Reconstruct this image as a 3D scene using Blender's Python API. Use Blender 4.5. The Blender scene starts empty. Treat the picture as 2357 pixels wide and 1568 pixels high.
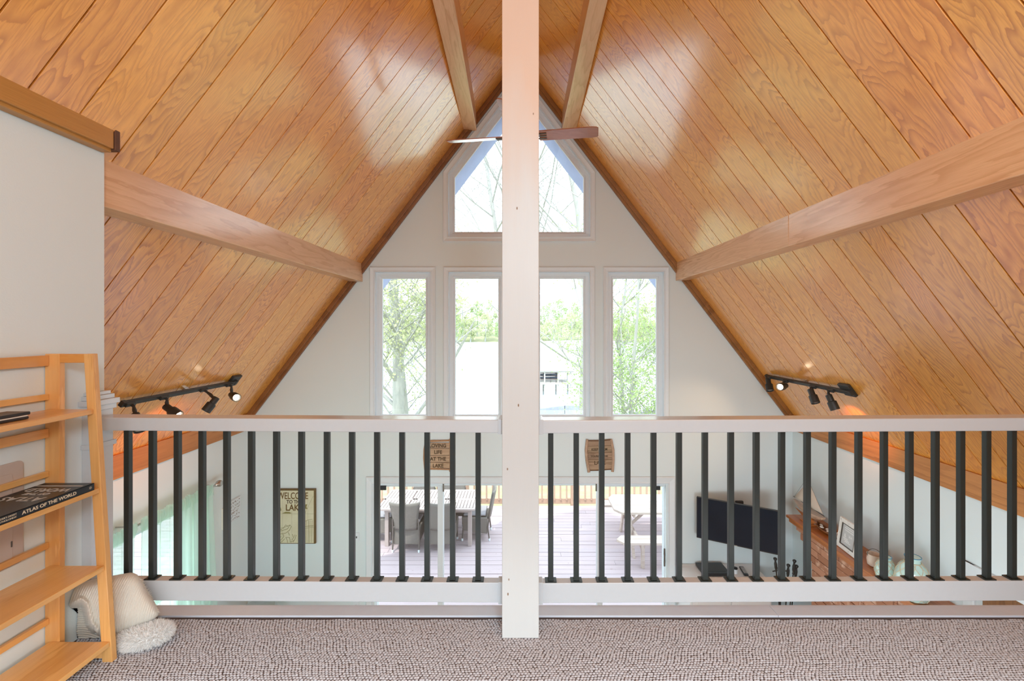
import bpy, bmesh, math, random
import numpy as np
from mathutils import Vector, Matrix, geometry
random.seed(7)
sc = bpy.context.scene
COL = sc.collection
PI = math.pi
R = math.radians

# ------------------------------------------------------------------ camera
F, VX, VY, CZ = 1047.0, 1200.0, 755.0, 3.9      # focal length (px), vanishing point, eye height
cam_d = bpy.data.cameras.new('camera'); cam = bpy.data.objects.new('camera', cam_d); COL.objects.link(cam)
cam_d.sensor_width = 36.0; cam_d.lens = 36.0 * F / 2357.0
cam_d.shift_x = -(VX - 1178.5) / 2357.0
cam_d.shift_y = (VY - 784.0) / 2357.0
cam_d.clip_start = 0.05; cam_d.clip_end = 900
cam.location = (0, 0, CZ); cam.rotation_euler = (PI / 2, 0, 0)
sc.camera = cam

# ------------------------------------------------------------------ sky, sun, lights, exposure
sc.view_settings.view_transform = 'Standard'; sc.view_settings.look = 'None'
sc.view_settings.exposure = 0.12; sc.view_settings.gamma = 1.0
sc.view_settings.use_curve_mapping = False
world = bpy.data.worlds.new('sky'); sc.world = world; world.use_nodes = True
bg = world.node_tree.nodes['Background']
bg.inputs[0].default_value = (0.80, 0.91, 1.0, 1); bg.inputs[1].default_value = 3.8
def light(name, kind, loc, rot, energy, color=(1, 1, 1), **kw):
    d = bpy.data.lights.new(name, kind); d.energy = energy; d.color = color
    for k, v in kw.items(): setattr(d, k, v)
    o = bpy.data.objects.new(name, d); COL.objects.link(o); o.location = loc; o.rotation_euler = rot
    return o
light('sun', 'SUN', (0, 0, 30), (R(30), 0, R(-22)), 3.4, (1.0, 0.95, 0.86), angle=R(1.0))
# added unseen fill lights without window or fixture, behind the camera and under the loft
light('rear_fill', 'AREA', (0.3, -1.9, 4.3), (R(90), 0, 0), 26, (0.86, 0.94, 1.0), shape='RECTANGLE', size=3.2, size_y=1.8)
light('loft_fill', 'POINT', (0.5, -0.9, 4.7), (0, 0, 0), 125, (0.72, 0.88, 1.0), shadow_soft_size=0.25)
for lx in (-1.3, 1.3): light('living_room_fill', 'POINT', (lx, 1.2, 1.75), (0, 0, 0), 80, (0.84, 0.94, 1.0), shadow_soft_size=0.3)
light('living_room_area_fill', 'AREA', (0.0, 0.9, 2.25), (R(55), 0, 0), 60, (0.84, 0.95, 1.0), shape='RECTANGLE', size=4.0, size_y=1.4)
sc.cycles.use_denoising = True
sc.cycles.use_adaptive_sampling = True
sc.cycles.adaptive_threshold = 0.03
sc.cycles.max_bounces = 8; sc.cycles.diffuse_bounces = 5; sc.cycles.glossy_bounces = 3
sc.cycles.transmission_bounces = 4; sc.cycles.transparent_max_bounces = 12
sc.cycles.sample_clamp_indirect = 6
sc.cycles.caustics_reflective = False; sc.cycles.caustics_refractive = False

# ------------------------------------------------------------------ layout of the place
D = 5.235                       # distance to the far gable wall
XC = -0.02                      # middle of the house
ZR, SL = 7.0, 1.31              # ridge height, roof slope
ZL = 2.638                      # loft floor
XL, XR = -3.15, 3.12            # knee walls
WX = -1.80                      # loft side wall
YB = -2.2                       # back gable
TH = math.atan(SL)
def roofz(x): return ZR - SL * abs(x - XC)
def W(px, py, Y): return Vector(((px - VX) / F * Y, Y, CZ - (py - VY) / F * Y))
def FX(px): return (px - VX) / F * D
def FZ(py): return CZ - (py - VY) / F * D
def onroof(px, py):
    s = 1 if px > VX else -1
    Y = (ZR - CZ + SL * s * XC) * F / ((VY - py) + SL * s * (px - VX))
    return W(px, py, Y)

# ------------------------------------------------------------------ node helper and materials
class NT:
    def __init__(s, name):
        s.m = bpy.data.materials.new(name); s.m.use_nodes = True
        s.t = s.m.node_tree; s.t.nodes.clear()
        s.out = s.t.nodes.new('ShaderNodeOutputMaterial')
    def n(s, typ, ins=None, **props):
        nd = s.t.nodes.new('ShaderNode' + typ)
        for k, v in props.items(): setattr(nd, k, v)
        for k, v in (ins or {}).items():
            sock = nd.inputs[k]
            if isinstance(v, bpy.types.NodeSocket): s.t.links.new(v, sock)
            else:
                if isinstance(v, (tuple, list)) and len(v) == 3 and sock.type == 'RGBA': v = (*v, 1)
                sock.default_value = v
        return nd
    def math(s, op, a, b=0.5, c=None):
        ins = {0: a, 1: b}
        if c is not None: ins[2] = c
        return s.n('Math', ins, operation=op).outputs[0]
    def mix(s, f, a, b, blend='MIX'):
        nd = s.n('Mix', None, data_type='RGBA', blend_type=blend)
        for i, v in ((0, f), (6, a), (7, b)):
            if isinstance(v, bpy.types.NodeSocket): s.t.links.new(v, nd.inputs[i])
            else:
                if isinstance(v, (tuple, list)) and len(v) == 3: v = (*v, 1)
                nd.inputs[i].default_value = v
        return nd.outputs[2]
    def ramp(s, fac, stops):
        nd = s.n('ValToRGB', {0: fac}); cr = nd.color_ramp
        while len(cr.elements) < len(stops): cr.elements.new(0.5)
        for e, (p, c) in zip(cr.elements, stops):
            e.position = p; e.color = (c, c, c, 1) if isinstance(c, (int, float)) else (*c, 1)
        return nd.outputs[0]
    def obj(s, scale=(1, 1, 1), loc=(0, 0, 0), rnd=0.0, rot=(0, 0, 0)):
        v = s.n('TexCoord').outputs['Object']
        if rnd:
            r = s.n('ObjectInfo').outputs['Random']
            c = s.n('CombineXYZ', {0: s.math('MULTIPLY', r, rnd), 1: s.math('MULTIPLY', r, rnd * 1.7), 2: s.math('MULTIPLY', r, rnd * 0.6)})
            v = s.n('VectorMath', {0: v, 1: c.outputs[0]}, operation='ADD').outputs[0]
        return s.n('Mapping', {0: v, 1: loc, 2: rot, 3: scale}).outputs[0]
    def noise(s, vec, scale=5, detail=2, rough=0.5, dist=0):
        return s.n('TexNoise', {'Vector': vec, 'Scale': scale, 'Detail': detail, 'Roughness': rough, 'Distortion': dist}).outputs[0]
    def bump(s, h, strength=0.2, dist=0.01):
        return s.n('Bump', {'Strength': strength, 'Distance': dist, 'Height': h}).outputs[0]
    def bsdf(s, color, rough=0.5, normal=None, **kw):
        b = s.n('BsdfPrincipled', {'Base Color': color, 'Roughness': rough})
        if normal is not None: s.t.links.new(normal, b.inputs['Normal'])
        for k, v in kw.items():
            sock = b.inputs[k.replace('_', ' ')]
            if isinstance(v, bpy.types.NodeSocket): s.t.links.new(v, sock)
            else: sock.default_value = v
        s.t.links.new(b.outputs[0], s.out.inputs[0]); return b

def srgb(r, g, b):
    f = lambda c: (c / 255 / 12.92) if c / 255 <= 0.04045 else ((c / 255 + 0.055) / 1.055) ** 2.4
    return (f(r), f(g), f(b))

def plain(name, col, rough=0.5, var=0.06, nscale=40, bumpk=0.0, **kw):
    t = NT(name)
    n = t.noise(t.obj(), nscale, 3)
    c = t.mix(n, tuple(x * (1 - var) for x in col), tuple(min(1, x * (1 + var)) for x in col))
    t.bsdf(c, rough, t.bump(n, bumpk, 0.002) if bumpk else None, **kw)
    return t.m

def wood(name, light_c, dark_c, rough=0.35, us=0.55, vs=6.0, rings=11, along='x', pores=0.35, tone=0.12, coat=0.0, bumpk=0.15, seed=31.0):
    """flat-sawn grain: contour lines of a noise stretched along the board"""
    t = NT(name)
    ax = {'x': (us, vs, vs), 'y': (vs, us, vs), 'z': (vs, vs, us)}[along]
    v = t.obj(ax, rnd=seed)
    n1 = t.noise(v, 1.0, 2.2, 0.42)
    fine = {'x': (us * 5, vs * 4, vs * 4), 'y': (vs * 4, us * 5, vs * 4), 'z': (vs * 4, vs * 4, us * 5)}[along]
    n2 = t.noise(t.obj(fine, rnd=seed), 1.0, 4, 0.65)
    h = t.math('ADD', t.math('MULTIPLY', n1, rings), t.math('MULTIPLY', n2, 0.9))
    jag = t.noise(t.obj(tuple(a * 9 for a in ax), rnd=seed), 1.0, 2, 0.5)
    h = t.math('ADD', h, t.math('MULTIPLY', jag, 0.5))
    line = t.ramp(t.math('FRACT', h), [(0.0, 0.95), (0.30, 0.45), (0.62, 0.0), (0.93, 0.0), (1.0, 0.95)])
    pv = {'x': (us * 10, vs * 45, vs * 45), 'y': (vs * 45, us * 10, vs * 45), 'z': (vs * 45, vs * 45, us * 10)}[along]
    p = t.ramp(t.noise(t.obj(pv, rnd=seed), 1.0, 2, 0.6), [(0.35, 1.0), (0.55, 0.0)])
    band = t.ramp(t.noise(t.obj(tuple(a * 0.5 for a in ax), rnd=seed * 2), 1.0, 2), [(0.3, 0.0), (0.7, 1.0)])
    grain = t.math('MAXIMUM', t.math('MULTIPLY', line, t.math('ADD', t.math('MULTIPLY', band, 0.55), 0.35)), t.math('MULTIPLY', p, pores))
    col = t.mix(grain, light_c, dark_c)
    r = t.n('ObjectInfo').outputs['Random']
    hsv = t.n('HueSaturation', {'Hue': t.math('ADD', t.math('MULTIPLY', r, 0.012), 0.494), 'Saturation': 1.0,
                                'Value': t.math('ADD', t.math('MULTIPLY', t.math('FRACT', t.math('MULTIPLY', r, 7.3)), tone * 2), 1 - tone), 'Color': col})
    kw = {}
    if coat: kw = {'Coat_Weight': coat, 'Coat_Roughness': 0.17, 'Coat_IOR': 1.75}
    t.bsdf(hsv.outputs[0], rough, t.bump(grain, bumpk, -0.0015), **kw)
    return t.m

M = {}
M['plank'] = wood('oak_plank', srgb(248, 173, 76), srgb(176, 94, 18), 0.34, us=1.3, vs=5.4, rings=25, coat=1.0, tone=0.07, bumpk=0.08)
M['beam'] = wood('beam_wood', srgb(228, 182, 138), srgb(192, 134, 86), 0.38, us=0.7, vs=8, rings=9, along='y', coat=0.5)
M['trimwood'] = wood('trim_wood', srgb(196, 138, 76), srgb(146, 92, 38), 0.4, us=0.5, vs=9, rings=5, along='y')
M['trimdark'] = wood('dark_trim_wood', srgb(150, 100, 54), srgb(112, 68, 30), 0.4, us=2.0, vs=2.0, rings=4, along='y')
M['groove'] = plain('groove_dark', srgb(34, 12, 6), 0.95)
M['shelfwood'] = wood('bookcase_wood', srgb(232, 180, 112), srgb(204, 142, 70), 0.33, us=0.6, vs=5, rings=4, along='y', coat=0.3, pores=0.25, bumpk=0.05)
M['shelfpost'] = wood('bookcase_post_wood', srgb(226, 172, 106), srgb(198, 136, 68), 0.36, us=0.6, vs=6, rings=3, along='z', coat=0.2, pores=0.3, bumpk=0.05)
def wallmat(name, col, k=0.25, sc_=160):
    t = NT(name)
    n = t.noise(t.obj(), sc_, 3, 0.6); n2 = t.noise(t.obj(), 1.3, 3)
    c = t.mix(n2, tuple(x * 0.975 for x in col), tuple(min(1, x * 1.02) for x in col))
    t.bsdf(c, 0.85, t.bump(n, k, 0.0015)); return t.m
M['wall'] = wallmat('painted_wall', (0.705, 0.795, 0.82))
M['white'] = plain('white_trim_paint', (0.72, 0.79, 0.84), 0.45, 0.02, 30)
M['rail'] = plain('white_rail_paint', (0.56, 0.595, 0.63), 0.26, 0.02, 60, Coat_Weight=0.7, Coat_Roughness=0.1)
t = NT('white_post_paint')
v = t.obj((40, 40, 2.5)); g = t.noise(v, 1, 3, 0.6)
holes = t.n('TexVoronoi', {'Vector': t.obj((14, 14, 7)), 'Scale': 1.0}, feature='F1').outputs[0]
hm = t.ramp(holes, [(0.0, 1.0), (0.035, 1.0), (0.05, 0.0)])
c = t.mix(t.math('MULTIPLY', g, 0.35), (0.62, 0.64, 0.64), (0.55, 0.56, 0.56))
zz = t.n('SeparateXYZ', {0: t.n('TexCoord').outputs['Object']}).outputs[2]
worn_bounce = t.math('MULTIPLY', t.n('MapRange', {0: t.math('ADD', zz, t.math('MULTIPLY', t.noise(t.obj((9, 9, 1.2)), 1, 3), .9)), 1: 4.75, 2: 5.35}).outputs[0], .8)  # wood showing through worn paint, plus the ceiling's warm bounce painted in higher up
c = t.mix(worn_bounce, c, (0.66, 0.46, 0.34))
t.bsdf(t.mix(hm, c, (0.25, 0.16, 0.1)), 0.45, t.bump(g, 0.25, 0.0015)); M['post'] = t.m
t = NT('window_glass')
tr = t.n('BsdfTransparent', {0: (0.97, 0.985, 0.98, 1)}); gl = t.n('BsdfGlossy', {0: (1, 1, 1, 1), 'Roughness': 0.02})
fr = t.math('ADD', t.math('MULTIPLY', t.math('POWER', t.n('LayerWeight', {0: 0.5}).outputs['Facing'], 5), 0.9), 0.03); mx = t.n('MixShader', {0: fr, 1: tr.outputs[0], 2: gl.outputs[0]})
t.t.links.new(mx.outputs[0], t.out.inputs[0]); M['glass'] = t.m
M['black'] = plain('black_metal', (0.018, 0.024, 0.022), 0.38, 0.1, 50)
M['blackm'] = plain('black_satin_metal', (0.03, 0.028, 0.025), 0.45, 0.1, 50)
M['dark'] = plain('dark_plastic', (0.02, 0.02, 0.022), 0.35)
M['chrome'] = plain('brushed_steel', (0.5, 0.49, 0.47), 0.3, 0.15, 20, Metallic=1.0)
M['bronze'] = plain('aged_bronze', (0.16, 0.14, 0.12), 0.4, 0.2, 30, Metallic=0.8)
t = NT('television_screen'); t.bsdf(t.mix(t.noise(t.obj(), 2, 2), (0.008, 0.012, 0.022), (0.02, 0.028, 0.045)), 0.14, None, Specular_IOR_Level=0.22); M['screen'] = t.m
t = NT('carpet_loops')
v = t.obj(); n = t.noise(v, 45, 3, 0.7); n2 = t.noise(v, 600, 2, 0.6); n3 = t.noise(v, 2.2, 2)
c = t.mix(n, srgb(184, 188, 196), srgb(226, 230, 240)); c = t.mix(t.math('MULTIPLY', n2, 0.5), c, srgb(140, 126, 122))
c = t.mix(t.math('MULTIPLY', n3, 0.25), c, srgb(160, 144, 132))
t.bsdf(c, 0.95, t.bump(n2, 0.5, 0.001), Sheen_Weight=0.25); M['carpet'] = t.m
M['carpetbase'] = plain('carpet_backing', srgb(92, 82, 80), 1.0)
M['brickgap'] = plain('mortar', srgb(208, 180, 160), 0.9, 0.1, 60, 0.3)
t = NT('brick'); v = t.obj(rnd=3.0); n = t.noise(v, 9, 3, 0.6)
r = t.n('ObjectInfo').outputs['Random']
c = t.mix(r, srgb(168, 116, 88), srgb(200, 148, 120)); c = t.mix(t.ramp(n, [(0.55, 0.0), (0.68, 1.0)]), c, srgb(222, 184, 160))
t.bsdf(c, 0.85, t.bump(t.noise(v, 90, 3), 0.4, 0.003)); M['brick'] = t.m
M['mantel'] = wood('mantel_wood', srgb(200, 130, 66), srgb(160, 92, 34), 0.35, us=0.5, vs=8, rings=5, along='y', coat=0.3)
t = NT('sheer_curtain'); col = (0.74, 0.95, 0.87, 1)
tr = t.n('BsdfTransparent', {0: (0.86, 1.0, 0.95, 1)}); tl = t.n('BsdfTranslucent', {0: col}); df = t.n('BsdfDiffuse', {0: col})
a = t.n('MixShader', {0: 0.45, 1: df.outputs[0], 2: tl.outputs[0]}); mx = t.n('MixShader', {0: 0.50, 1: tr.outputs[0], 2: a.outputs[0]})
t.t.links.new(mx.outputs[0], t.out.inputs[0]); M['sheer'] = t.m
t = NT('cream_knit'); v = t.obj(); n = t.noise(v, 350, 3, 0.7)
t.bsdf(t.mix(n, (0.60, 0.56, 0.48), (0.82, 0.79, 0.72)), 0.95, t.bump(n, 0.6, 0.002), Sheen_Weight=0.3); M['knit'] = t.m
M['shag'] = plain('white_shag', (0.84, 0.84, 0.83), 0.95, 0.06, 300)
# outside
t = NT('deck_board'); v = t.obj((0.8, 14, 14), rnd=9.0); n = t.noise(v, 2, 4, 0.6); r = t.n('ObjectInfo').outputs['Random']
c = t.mix(n, (0.39, 0.30, 0.32), (0.52, 0.44, 0.465)); c = t.mix(t.math('MULTIPLY', r, 0.4), c, (0.37, 0.33, 0.38))
spots = t.ramp(t.noise(t.obj(rnd=4.0), 16, 3, 0.7), [(0.66, 0.0), (0.72, 1.0)])
t.bsdf(t.mix(t.math('MULTIPLY', spots, 0.6), c, (0.25, 0.17, 0.14)), 0.75, t.bump(n, 0.3, 0.004)); M['deck'] = t.m
t = NT('lawn'); v = t.obj(); n = t.noise(v, 1.6, 5, 0.7); n2 = t.noise(v, 14, 3, 0.7)
c = t.mix(t.ramp(n, [(0.35, 0.0), (0.65, 1.0)]), (0.26, 0.29, 0.13), (0.38, 0.36, 0.24)); c = t.mix(t.math('MULTIPLY', n2, 0.5), c, (0.28, 0.32, 0.14))
t.bsdf(c, 0.9); M['lawn'] = t.m
t = NT('lake_water'); v = t.obj((0.6, 0.12, 1)); n = t.noise(v, 3, 4, 0.6)
t.bsdf(t.mix(n, (0.42, 0.50, 0.52), (0.55, 0.62, 0.64)), 0.16, t.bump(n, 0.25, 0.1)); M['water'] = t.m
def leafmat(name, a, b):
    t = NT(name); n = t.noise(t.obj(), 3.0, 3, 0.7)
    c = t.mix(n, a, b); d = t.n('BsdfDiffuse', {0: c}); l = t.n('BsdfTranslucent', {0: c})
    mx = t.n('MixShader', {0: 0.45, 1: d.outputs[0], 2: l.outputs[0]}); t.t.links.new(mx.outputs[0], t.out.inputs[0]); return t.m
M['leaf_y'] = leafmat('spring_leaves', (0.42, 0.47, 0.24), (0.58, 0.60, 0.38))
M['leaf_g'] = leafmat('green_leaves', (0.33, 0.46, 0.18), (0.48, 0.58, 0.30))
M['leaf_p'] = leafmat('pale_buds', (0.42, 0.45, 0.44), (0.56, 0.58, 0.56))
t = NT('bark'); v = t.obj((6, 6, 1.2)); n = t.noise(v, 2, 4, 0.65)
t.bsdf(t.mix(n, (0.28, 0.28, 0.275), (0.50, 0.50, 0.49)), 0.9, t.bump(n, 0.6, 0.03)); M['bark'] = t.m
M['cedar'] = wood('weathered_cedar', (0.55, 0.46, 0.41), (0.38, 0.29, 0.24), 0.7, us=0.6, vs=8, rings=5, tone=0.08)
M['railwood'] = plain('deck_rail_wood', (0.46, 0.31, 0.23), 0.7, 0.15, 30)
t = NT('wicker'); v = t.obj(); w = t.n('TexChecker', {'Vector': v, 'Scale': 90.0}).outputs[1]; n = t.noise(v, 30, 3)
t.bsdf(t.mix(t.math('MULTIPLY', w, 0.35), t.mix(n, (0.17, 0.15, 0.135), (0.25, 0.23, 0.21)), (0.06, 0.05, 0.045)), 0.7, t.bump(w, 0.5, 0.003)); M['wicker'] = t.m
M['cushion'] = plain('pale_cushion', (0.36, 0.35, 0.38), 0.9)
M['chairleg'] = plain('taupe_metal', (0.13, 0.11, 0.10), 0.5)
M['soffit'] = plain('blue_grey_soffit', (0.36, 0.42, 0.64), 0.8, 0.12, 6)
M['slate'] = plain('weathered_blue_boards', (0.36, 0.38, 0.50), 0.8, 0.15, 10)

# ------------------------------------------------------------------ geometry helpers
class MB:
    def __init__(s): s.v = []; s.f = []
    def add(s, vs, fs):
        o = len(s.v); s.v += [Vector(p) for p in vs]; s.f += [tuple(o + i for i in f) for f in fs]; return s
    def box(s, x0, x1, y0, y1, z0, z1, mat=None):
        vs = [Vector((x, y, z)) for x in (x0, x1) for y in (y0, y1) for z in (z0, z1)]
        if mat is not None: vs = [mat @ v for v in vs]
        return s.add(vs, [(0, 1, 3, 2), (4, 6, 7, 5), (0, 4, 5, 1), (2, 3, 7, 6), (0, 2, 6, 4), (1, 5, 7, 3)])
    def cbox(s, c, size, mat=None):
        c = Vector(c); h = Vector(size) / 2
        return s.box(c.x - h.x, c.x + h.x, c.y - h.y, c.y + h.y, c.z - h.z, c.z + h.z, mat)
    def prism(s, poly, fn, a, b):
        """poly: 2D points, fn(u,v,w) -> 3D, extruded from w=a to w=b"""
        n = len(poly)
        vs = [fn(u, v, a) for u, v in poly] + [fn(u, v, b) for u, v in poly]
        return s.add(vs, [tuple(range(n))[::-1], tuple(range(n, 2 * n))] + [(i, (i + 1) % n, n + (i + 1) % n, n + i) for i in range(n)])
    def tube(s, pts, r, seg=8, cap=True):
        pts = [Vector(p) for p in pts]; n = len(pts)
        rs = r if isinstance(r, (list, tuple)) else [r] * n
        rings = []; prev = None
        for i, p in enumerate(pts):
            t = (pts[min(i + 1, n - 1)] - pts[max(i - 1, 0)])
            t = t.normalized() if t.length > 1e-9 else Vector((0, 0, 1))
            if prev is None:
                a = Vector((0, 0, 1)) if abs(t.z) < 0.9 else Vector((1, 0, 0))
                u = t.cross(a).normalized()
            else:
                u = (prev - t * prev.dot(t)).normalized()
            prev = u; w = t.cross(u)
            rings.append([p + (u * math.cos(2 * PI * k / seg) + w * math.sin(2 * PI * k / seg)) * rs[i] for k in range(seg)])
        vs = [q for ring in rings for q in ring]; fs = []
        for i in range(n - 1):
            for k in range(seg):
                a = i * seg + k; b = i * seg + (k + 1) % seg
                fs.append((a, b, b + seg, a + seg))
        if cap: fs += [tuple(range(seg))[::-1], tuple(range((n - 1) * seg, n * seg))]
        return s.add(vs, fs)
    def lathe(s, prof, c, seg=24, axis=None):
        """prof: (radius, height) along axis from c"""
        c = Vector(c); q = Vector((0, 0, 1)).rotation_difference(Vector(axis)) if axis is not None else None
        vs = []
        for r, h in prof:
            for k in range(seg):
                p = Vector((r * math.cos(2 * PI * k / seg), r * math.sin(2 * PI * k / seg), h))
                vs.append(c + (q @ p if q else p))
        fs = []
        for i in range(len(prof) - 1):
            for k in range(seg):
                a = i * seg + k; b = i * seg + (k + 1) % seg
                fs.append((a, b, b + seg, a + seg))
        fs += [tuple(range(seg))[::-1], tuple(range((len(prof) - 1) * seg, len(prof) * seg))]
        return s.add(vs, fs)
    def loft(s, loops):
        """closed loops of equal length joined by quads"""
        n = len(loops[0]); vs = [p for L in loops for p in L]; fs = []
        for i in range(len(loops) - 1):
            for k in range(n):
                a = i * n + k; b = i * n + (k + 1) % n
                fs.append((a, b, b + n, a + n))
        return s.add(vs, fs)
    def grid(s, rows):
        n = len(rows[0]); vs = [p for r in rows for p in r]
        return s.add(vs, [(i * n + k, i * n + k + 1, (i + 1) * n + k + 1, (i + 1) * n + k) for i in range(len(rows) - 1) for k in range(n - 1)])
    def build(s, name, mat, parent=None, bevel=0, smooth=None, local=False, kind=None, label=None, fix=True, seg=2):
        off = Vector((0, 0, 0))
        if parent is not None and not local:
            q = parent
            while q is not None: off += q.location; q = q.parent
        me = bpy.data.meshes.new(name)
        me.from_pydata([tuple(v - off) for v in s.v], [], s.f)
        if fix:
            bm = bmesh.new(); bm.from_mesh(me); bmesh.ops.recalc_face_normals(bm, faces=bm.faces); bm.to_mesh(me); bm.free()
        if smooth is not None:
            me.polygons.foreach_set('use_smooth', [True] * len(me.polygons)); me.set_sharp_from_angle(angle=R(smooth))
        me.materials.append(mat); me.update()
        o = bpy.data.objects.new(name, me); COL.objects.link(o)
        if parent is not None: o.parent = parent
        if bevel:
            b = o.modifiers.new('bevel', 'BEVEL'); b.width = bevel; b.segments = seg; b.limit_method = 'ANGLE'; b.angle_limit = R(40)
            b.harden_normals = False
        if kind: o['kind'] = kind
        if label: o['label'] = label
        return o
def thing(name, loc, label, cat, group=None):
    o = bpy.data.objects.new(name, None); COL.objects.link(o); o.location = loc; o.empty_display_size = 0.1
    o['label'] = label; o['category'] = cat
    if group: o['group'] = group
    return o
def tag(o, label, cat, group=None):
    o['label'] = label; o['category'] = cat
    if group: o['group'] = group
    return o
def struct_empty(name, loc=(0, 0, 0)):
    o = bpy.data.objects.new(name, None); COL.objects.link(o); o.location = loc; o['kind'] = 'structure'; o.empty_display_size = 0.1; return o
def struct(o): o['kind'] = 'structure'; return o
def dup(root, loc, rotz=None, label=None, group=None):
    r = root.copy(); COL.objects.link(r); r.location = loc
    if rotz is not None: r.rotation_euler = (0, 0, rotz)
    if label: r['label'] = label
    if group: r['group'] = group
    for ch in list(root.children):
        c = ch.copy(); COL.objects.link(c); c.parent = r
        for g in list(ch.children):
            d = g.copy(); COL.objects.link(d); d.parent = c
    return r
def inset(poly, d):
    """move each edge of a 2D polygon inwards by d (mitred)"""
    n = len(poly); area = sum(poly[i][0] * poly[(i + 1) % n][1] - poly[(i + 1) % n][0] * poly[i][1] for i in range(n))
    sg = 1 if area > 0 else -1; out = []
    for i in range(n):
        a, b, c = Vector(poly[i - 1]), Vector(poly[i]), Vector(poly[(i + 1) % n])
        e1 = (b - a).normalized(); e2 = (c - b).normalized()
        n1 = Vector((-e1.y, e1.x)) * sg; n2 = Vector((-e2.y, e2.x)) * sg
        m = (n1 + n2).normalized(); out.append(tuple(b + m * (d / max(0.2, m.dot(n1)))))
    return out
def holed(mb, outer, holes, fn, a, b):
    loops = [outer] + holes
    tri = geometry.tessellate_polygon([[Vector((p[0], p[1], 0)) for p in L] for L in loops])
    flat = [p for L in loops for p in L]; n = len(flat)
    vs = [fn(u, v, a) for u, v in flat] + [fn(u, v, b) for u, v in flat]
    fs = [tuple(t) for t in tri] + [tuple(n + i for i in reversed(t)) for t in tri]
    o = 0
    for L in loops:
        m = len(L)
        fs += [(o + i, o + (i + 1) % m, n + o + (i + 1) % m, n + o + i) for i in range(m)]; o += m
    return mb.add(vs, fs)
def text(s_, size, mat, parent, mtx, name='lettering', ext=0.001, align='CENTER', sx=1.0, offset=0.0, label=None):
    cu = bpy.data.curves.new(name, 'FONT'); cu.body = s_; cu.size = size; cu.extrude = ext; cu.align_x = align; cu.align_y = 'CENTER'
    cu.offset = offset; cu.resolution_u = 3
    tmp = bpy.data.objects.new('tmp', cu); COL.objects.link(tmp)
    dg = bpy.context.evaluated_depsgraph_get()
    me = bpy.data.meshes.new_from_object(tmp.evaluated_get(dg)); bpy.data.objects.remove(tmp)
    me.transform(Matrix.Diagonal((sx, 1, 1, 1))); me.name = name; me.materials.clear(); me.materials.append(mat)
    off = Vector((0, 0, 0)); q = parent
    while q is not None: off += q.location; q = q.parent
    me.transform(Matrix.Translation(-off) @ mtx)
    o = bpy.data.objects.new(name, me); COL.objects.link(o); o.parent = parent
    if label: o['label'] = label
    return o
def frame_m(origin, ux, uy):
    """matrix with x axis ux, y axis uy, at origin"""
    ux = Vector(ux).normalized(); uy = Vector(uy); uy = (uy - ux * uy.dot(ux)).normalized(); uz = ux.cross(uy)
    m = Matrix((ux, uy, uz)).transposed().to_4x4(); m.translation = Vector(origin); return m
XZ = lambda u, v, w: Vector((u, w, v))          # 2D in the plane of the gable wall, w = depth Y
YZ = lambda u, v, w: Vector((w, u, v))

# ================================================================== ROOF
# eight-inch boards, each an object of its own, hung below the roof deck
seams = [.307, .343, .3867, .4186, .466, .4955, .5375, .574, .6185, .651, .698, .724, .770, .800, .847, .875, .919, .945, .990]
ys = [s * D for s in seams]
y = .272 * D; k = 0; lo = [y]
while y > YB + 0.1:
    y -= (.046 if k % 2 == 0 else .031) * D * random.uniform(.95, 1.06); lo.append(max(y, YB)); k += 1
ys = lo[::-1] + ys + [D + 0.02]
HW = (3.32) / math.cos(TH)     # slope length of a board
for side in (-1, 1):
    q = MB(); nrm = Vector((side * math.sin(TH), 0, math.cos(TH)))
    def RP(u, yy, w, side=side, nrm=nrm):     # u down the slope from the ridge
        return Vector((XC + side * u * math.cos(TH), yy, ZR - u * math.sin(TH))) + nrm * w
    vs = [RP(u, yy, w) for u in (0, HW) for yy in (YB, D + 0.15) for w in (0.014, 0.14)]
    q.add(vs, [(0, 1, 3, 2), (4, 6, 7, 5), (0, 4, 5, 1), (2, 3, 7, 6), (0, 2, 6, 4), (1, 5, 7, 3)])
    deck = struct(q.build('ceiling_' + ('left' if side < 0 else 'right'), M['groove']))
    for i in range(len(ys) - 1):
        a, b = ys[i] + 0.0032, ys[i + 1] - 0.0032
        wd = b - a
        if wd < 0.02: continue
        mb = MB(); mb.box(-HW / 2, HW / 2, -wd / 2, wd / 2, 0, 0.0135)
        o = mb.build('plank', M['plank'], deck, local=True)
        ux = Vector((side * math.cos(TH), 0, -math.sin(TH))); uy = Vector((0, 1, 0)); uz = ux.cross(uy)
        m = Matrix((ux, uy, uz)).transposed().to_4x4()
        m.translation = RP(HW / 2, (a + b) / 2, 0.0 if uz.dot(nrm) > 0 else 0.0135)
        o.matrix_local = m
        bv = o.modifiers.new('bevel', 'BEVEL'); bv.width = 0.0008; bv.segments = 1
    # overhang beyond the gable
    q = MB()
    vs = [RP(u, yy, w) for u in (0, HW + .3) for yy in (D + 0.16, 6.25) for w in (-0.07, 0.14)]
    q.add(vs, [(0, 1, 3, 2), (4, 6, 7, 5), (0, 4, 5, 1), (2, 3, 7, 6), (0, 2, 6, 4), (1, 5, 7, 3)])
    struct(q.build('trim_%d' % (1 if side < 0 else 2), M['soffit']))

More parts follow.
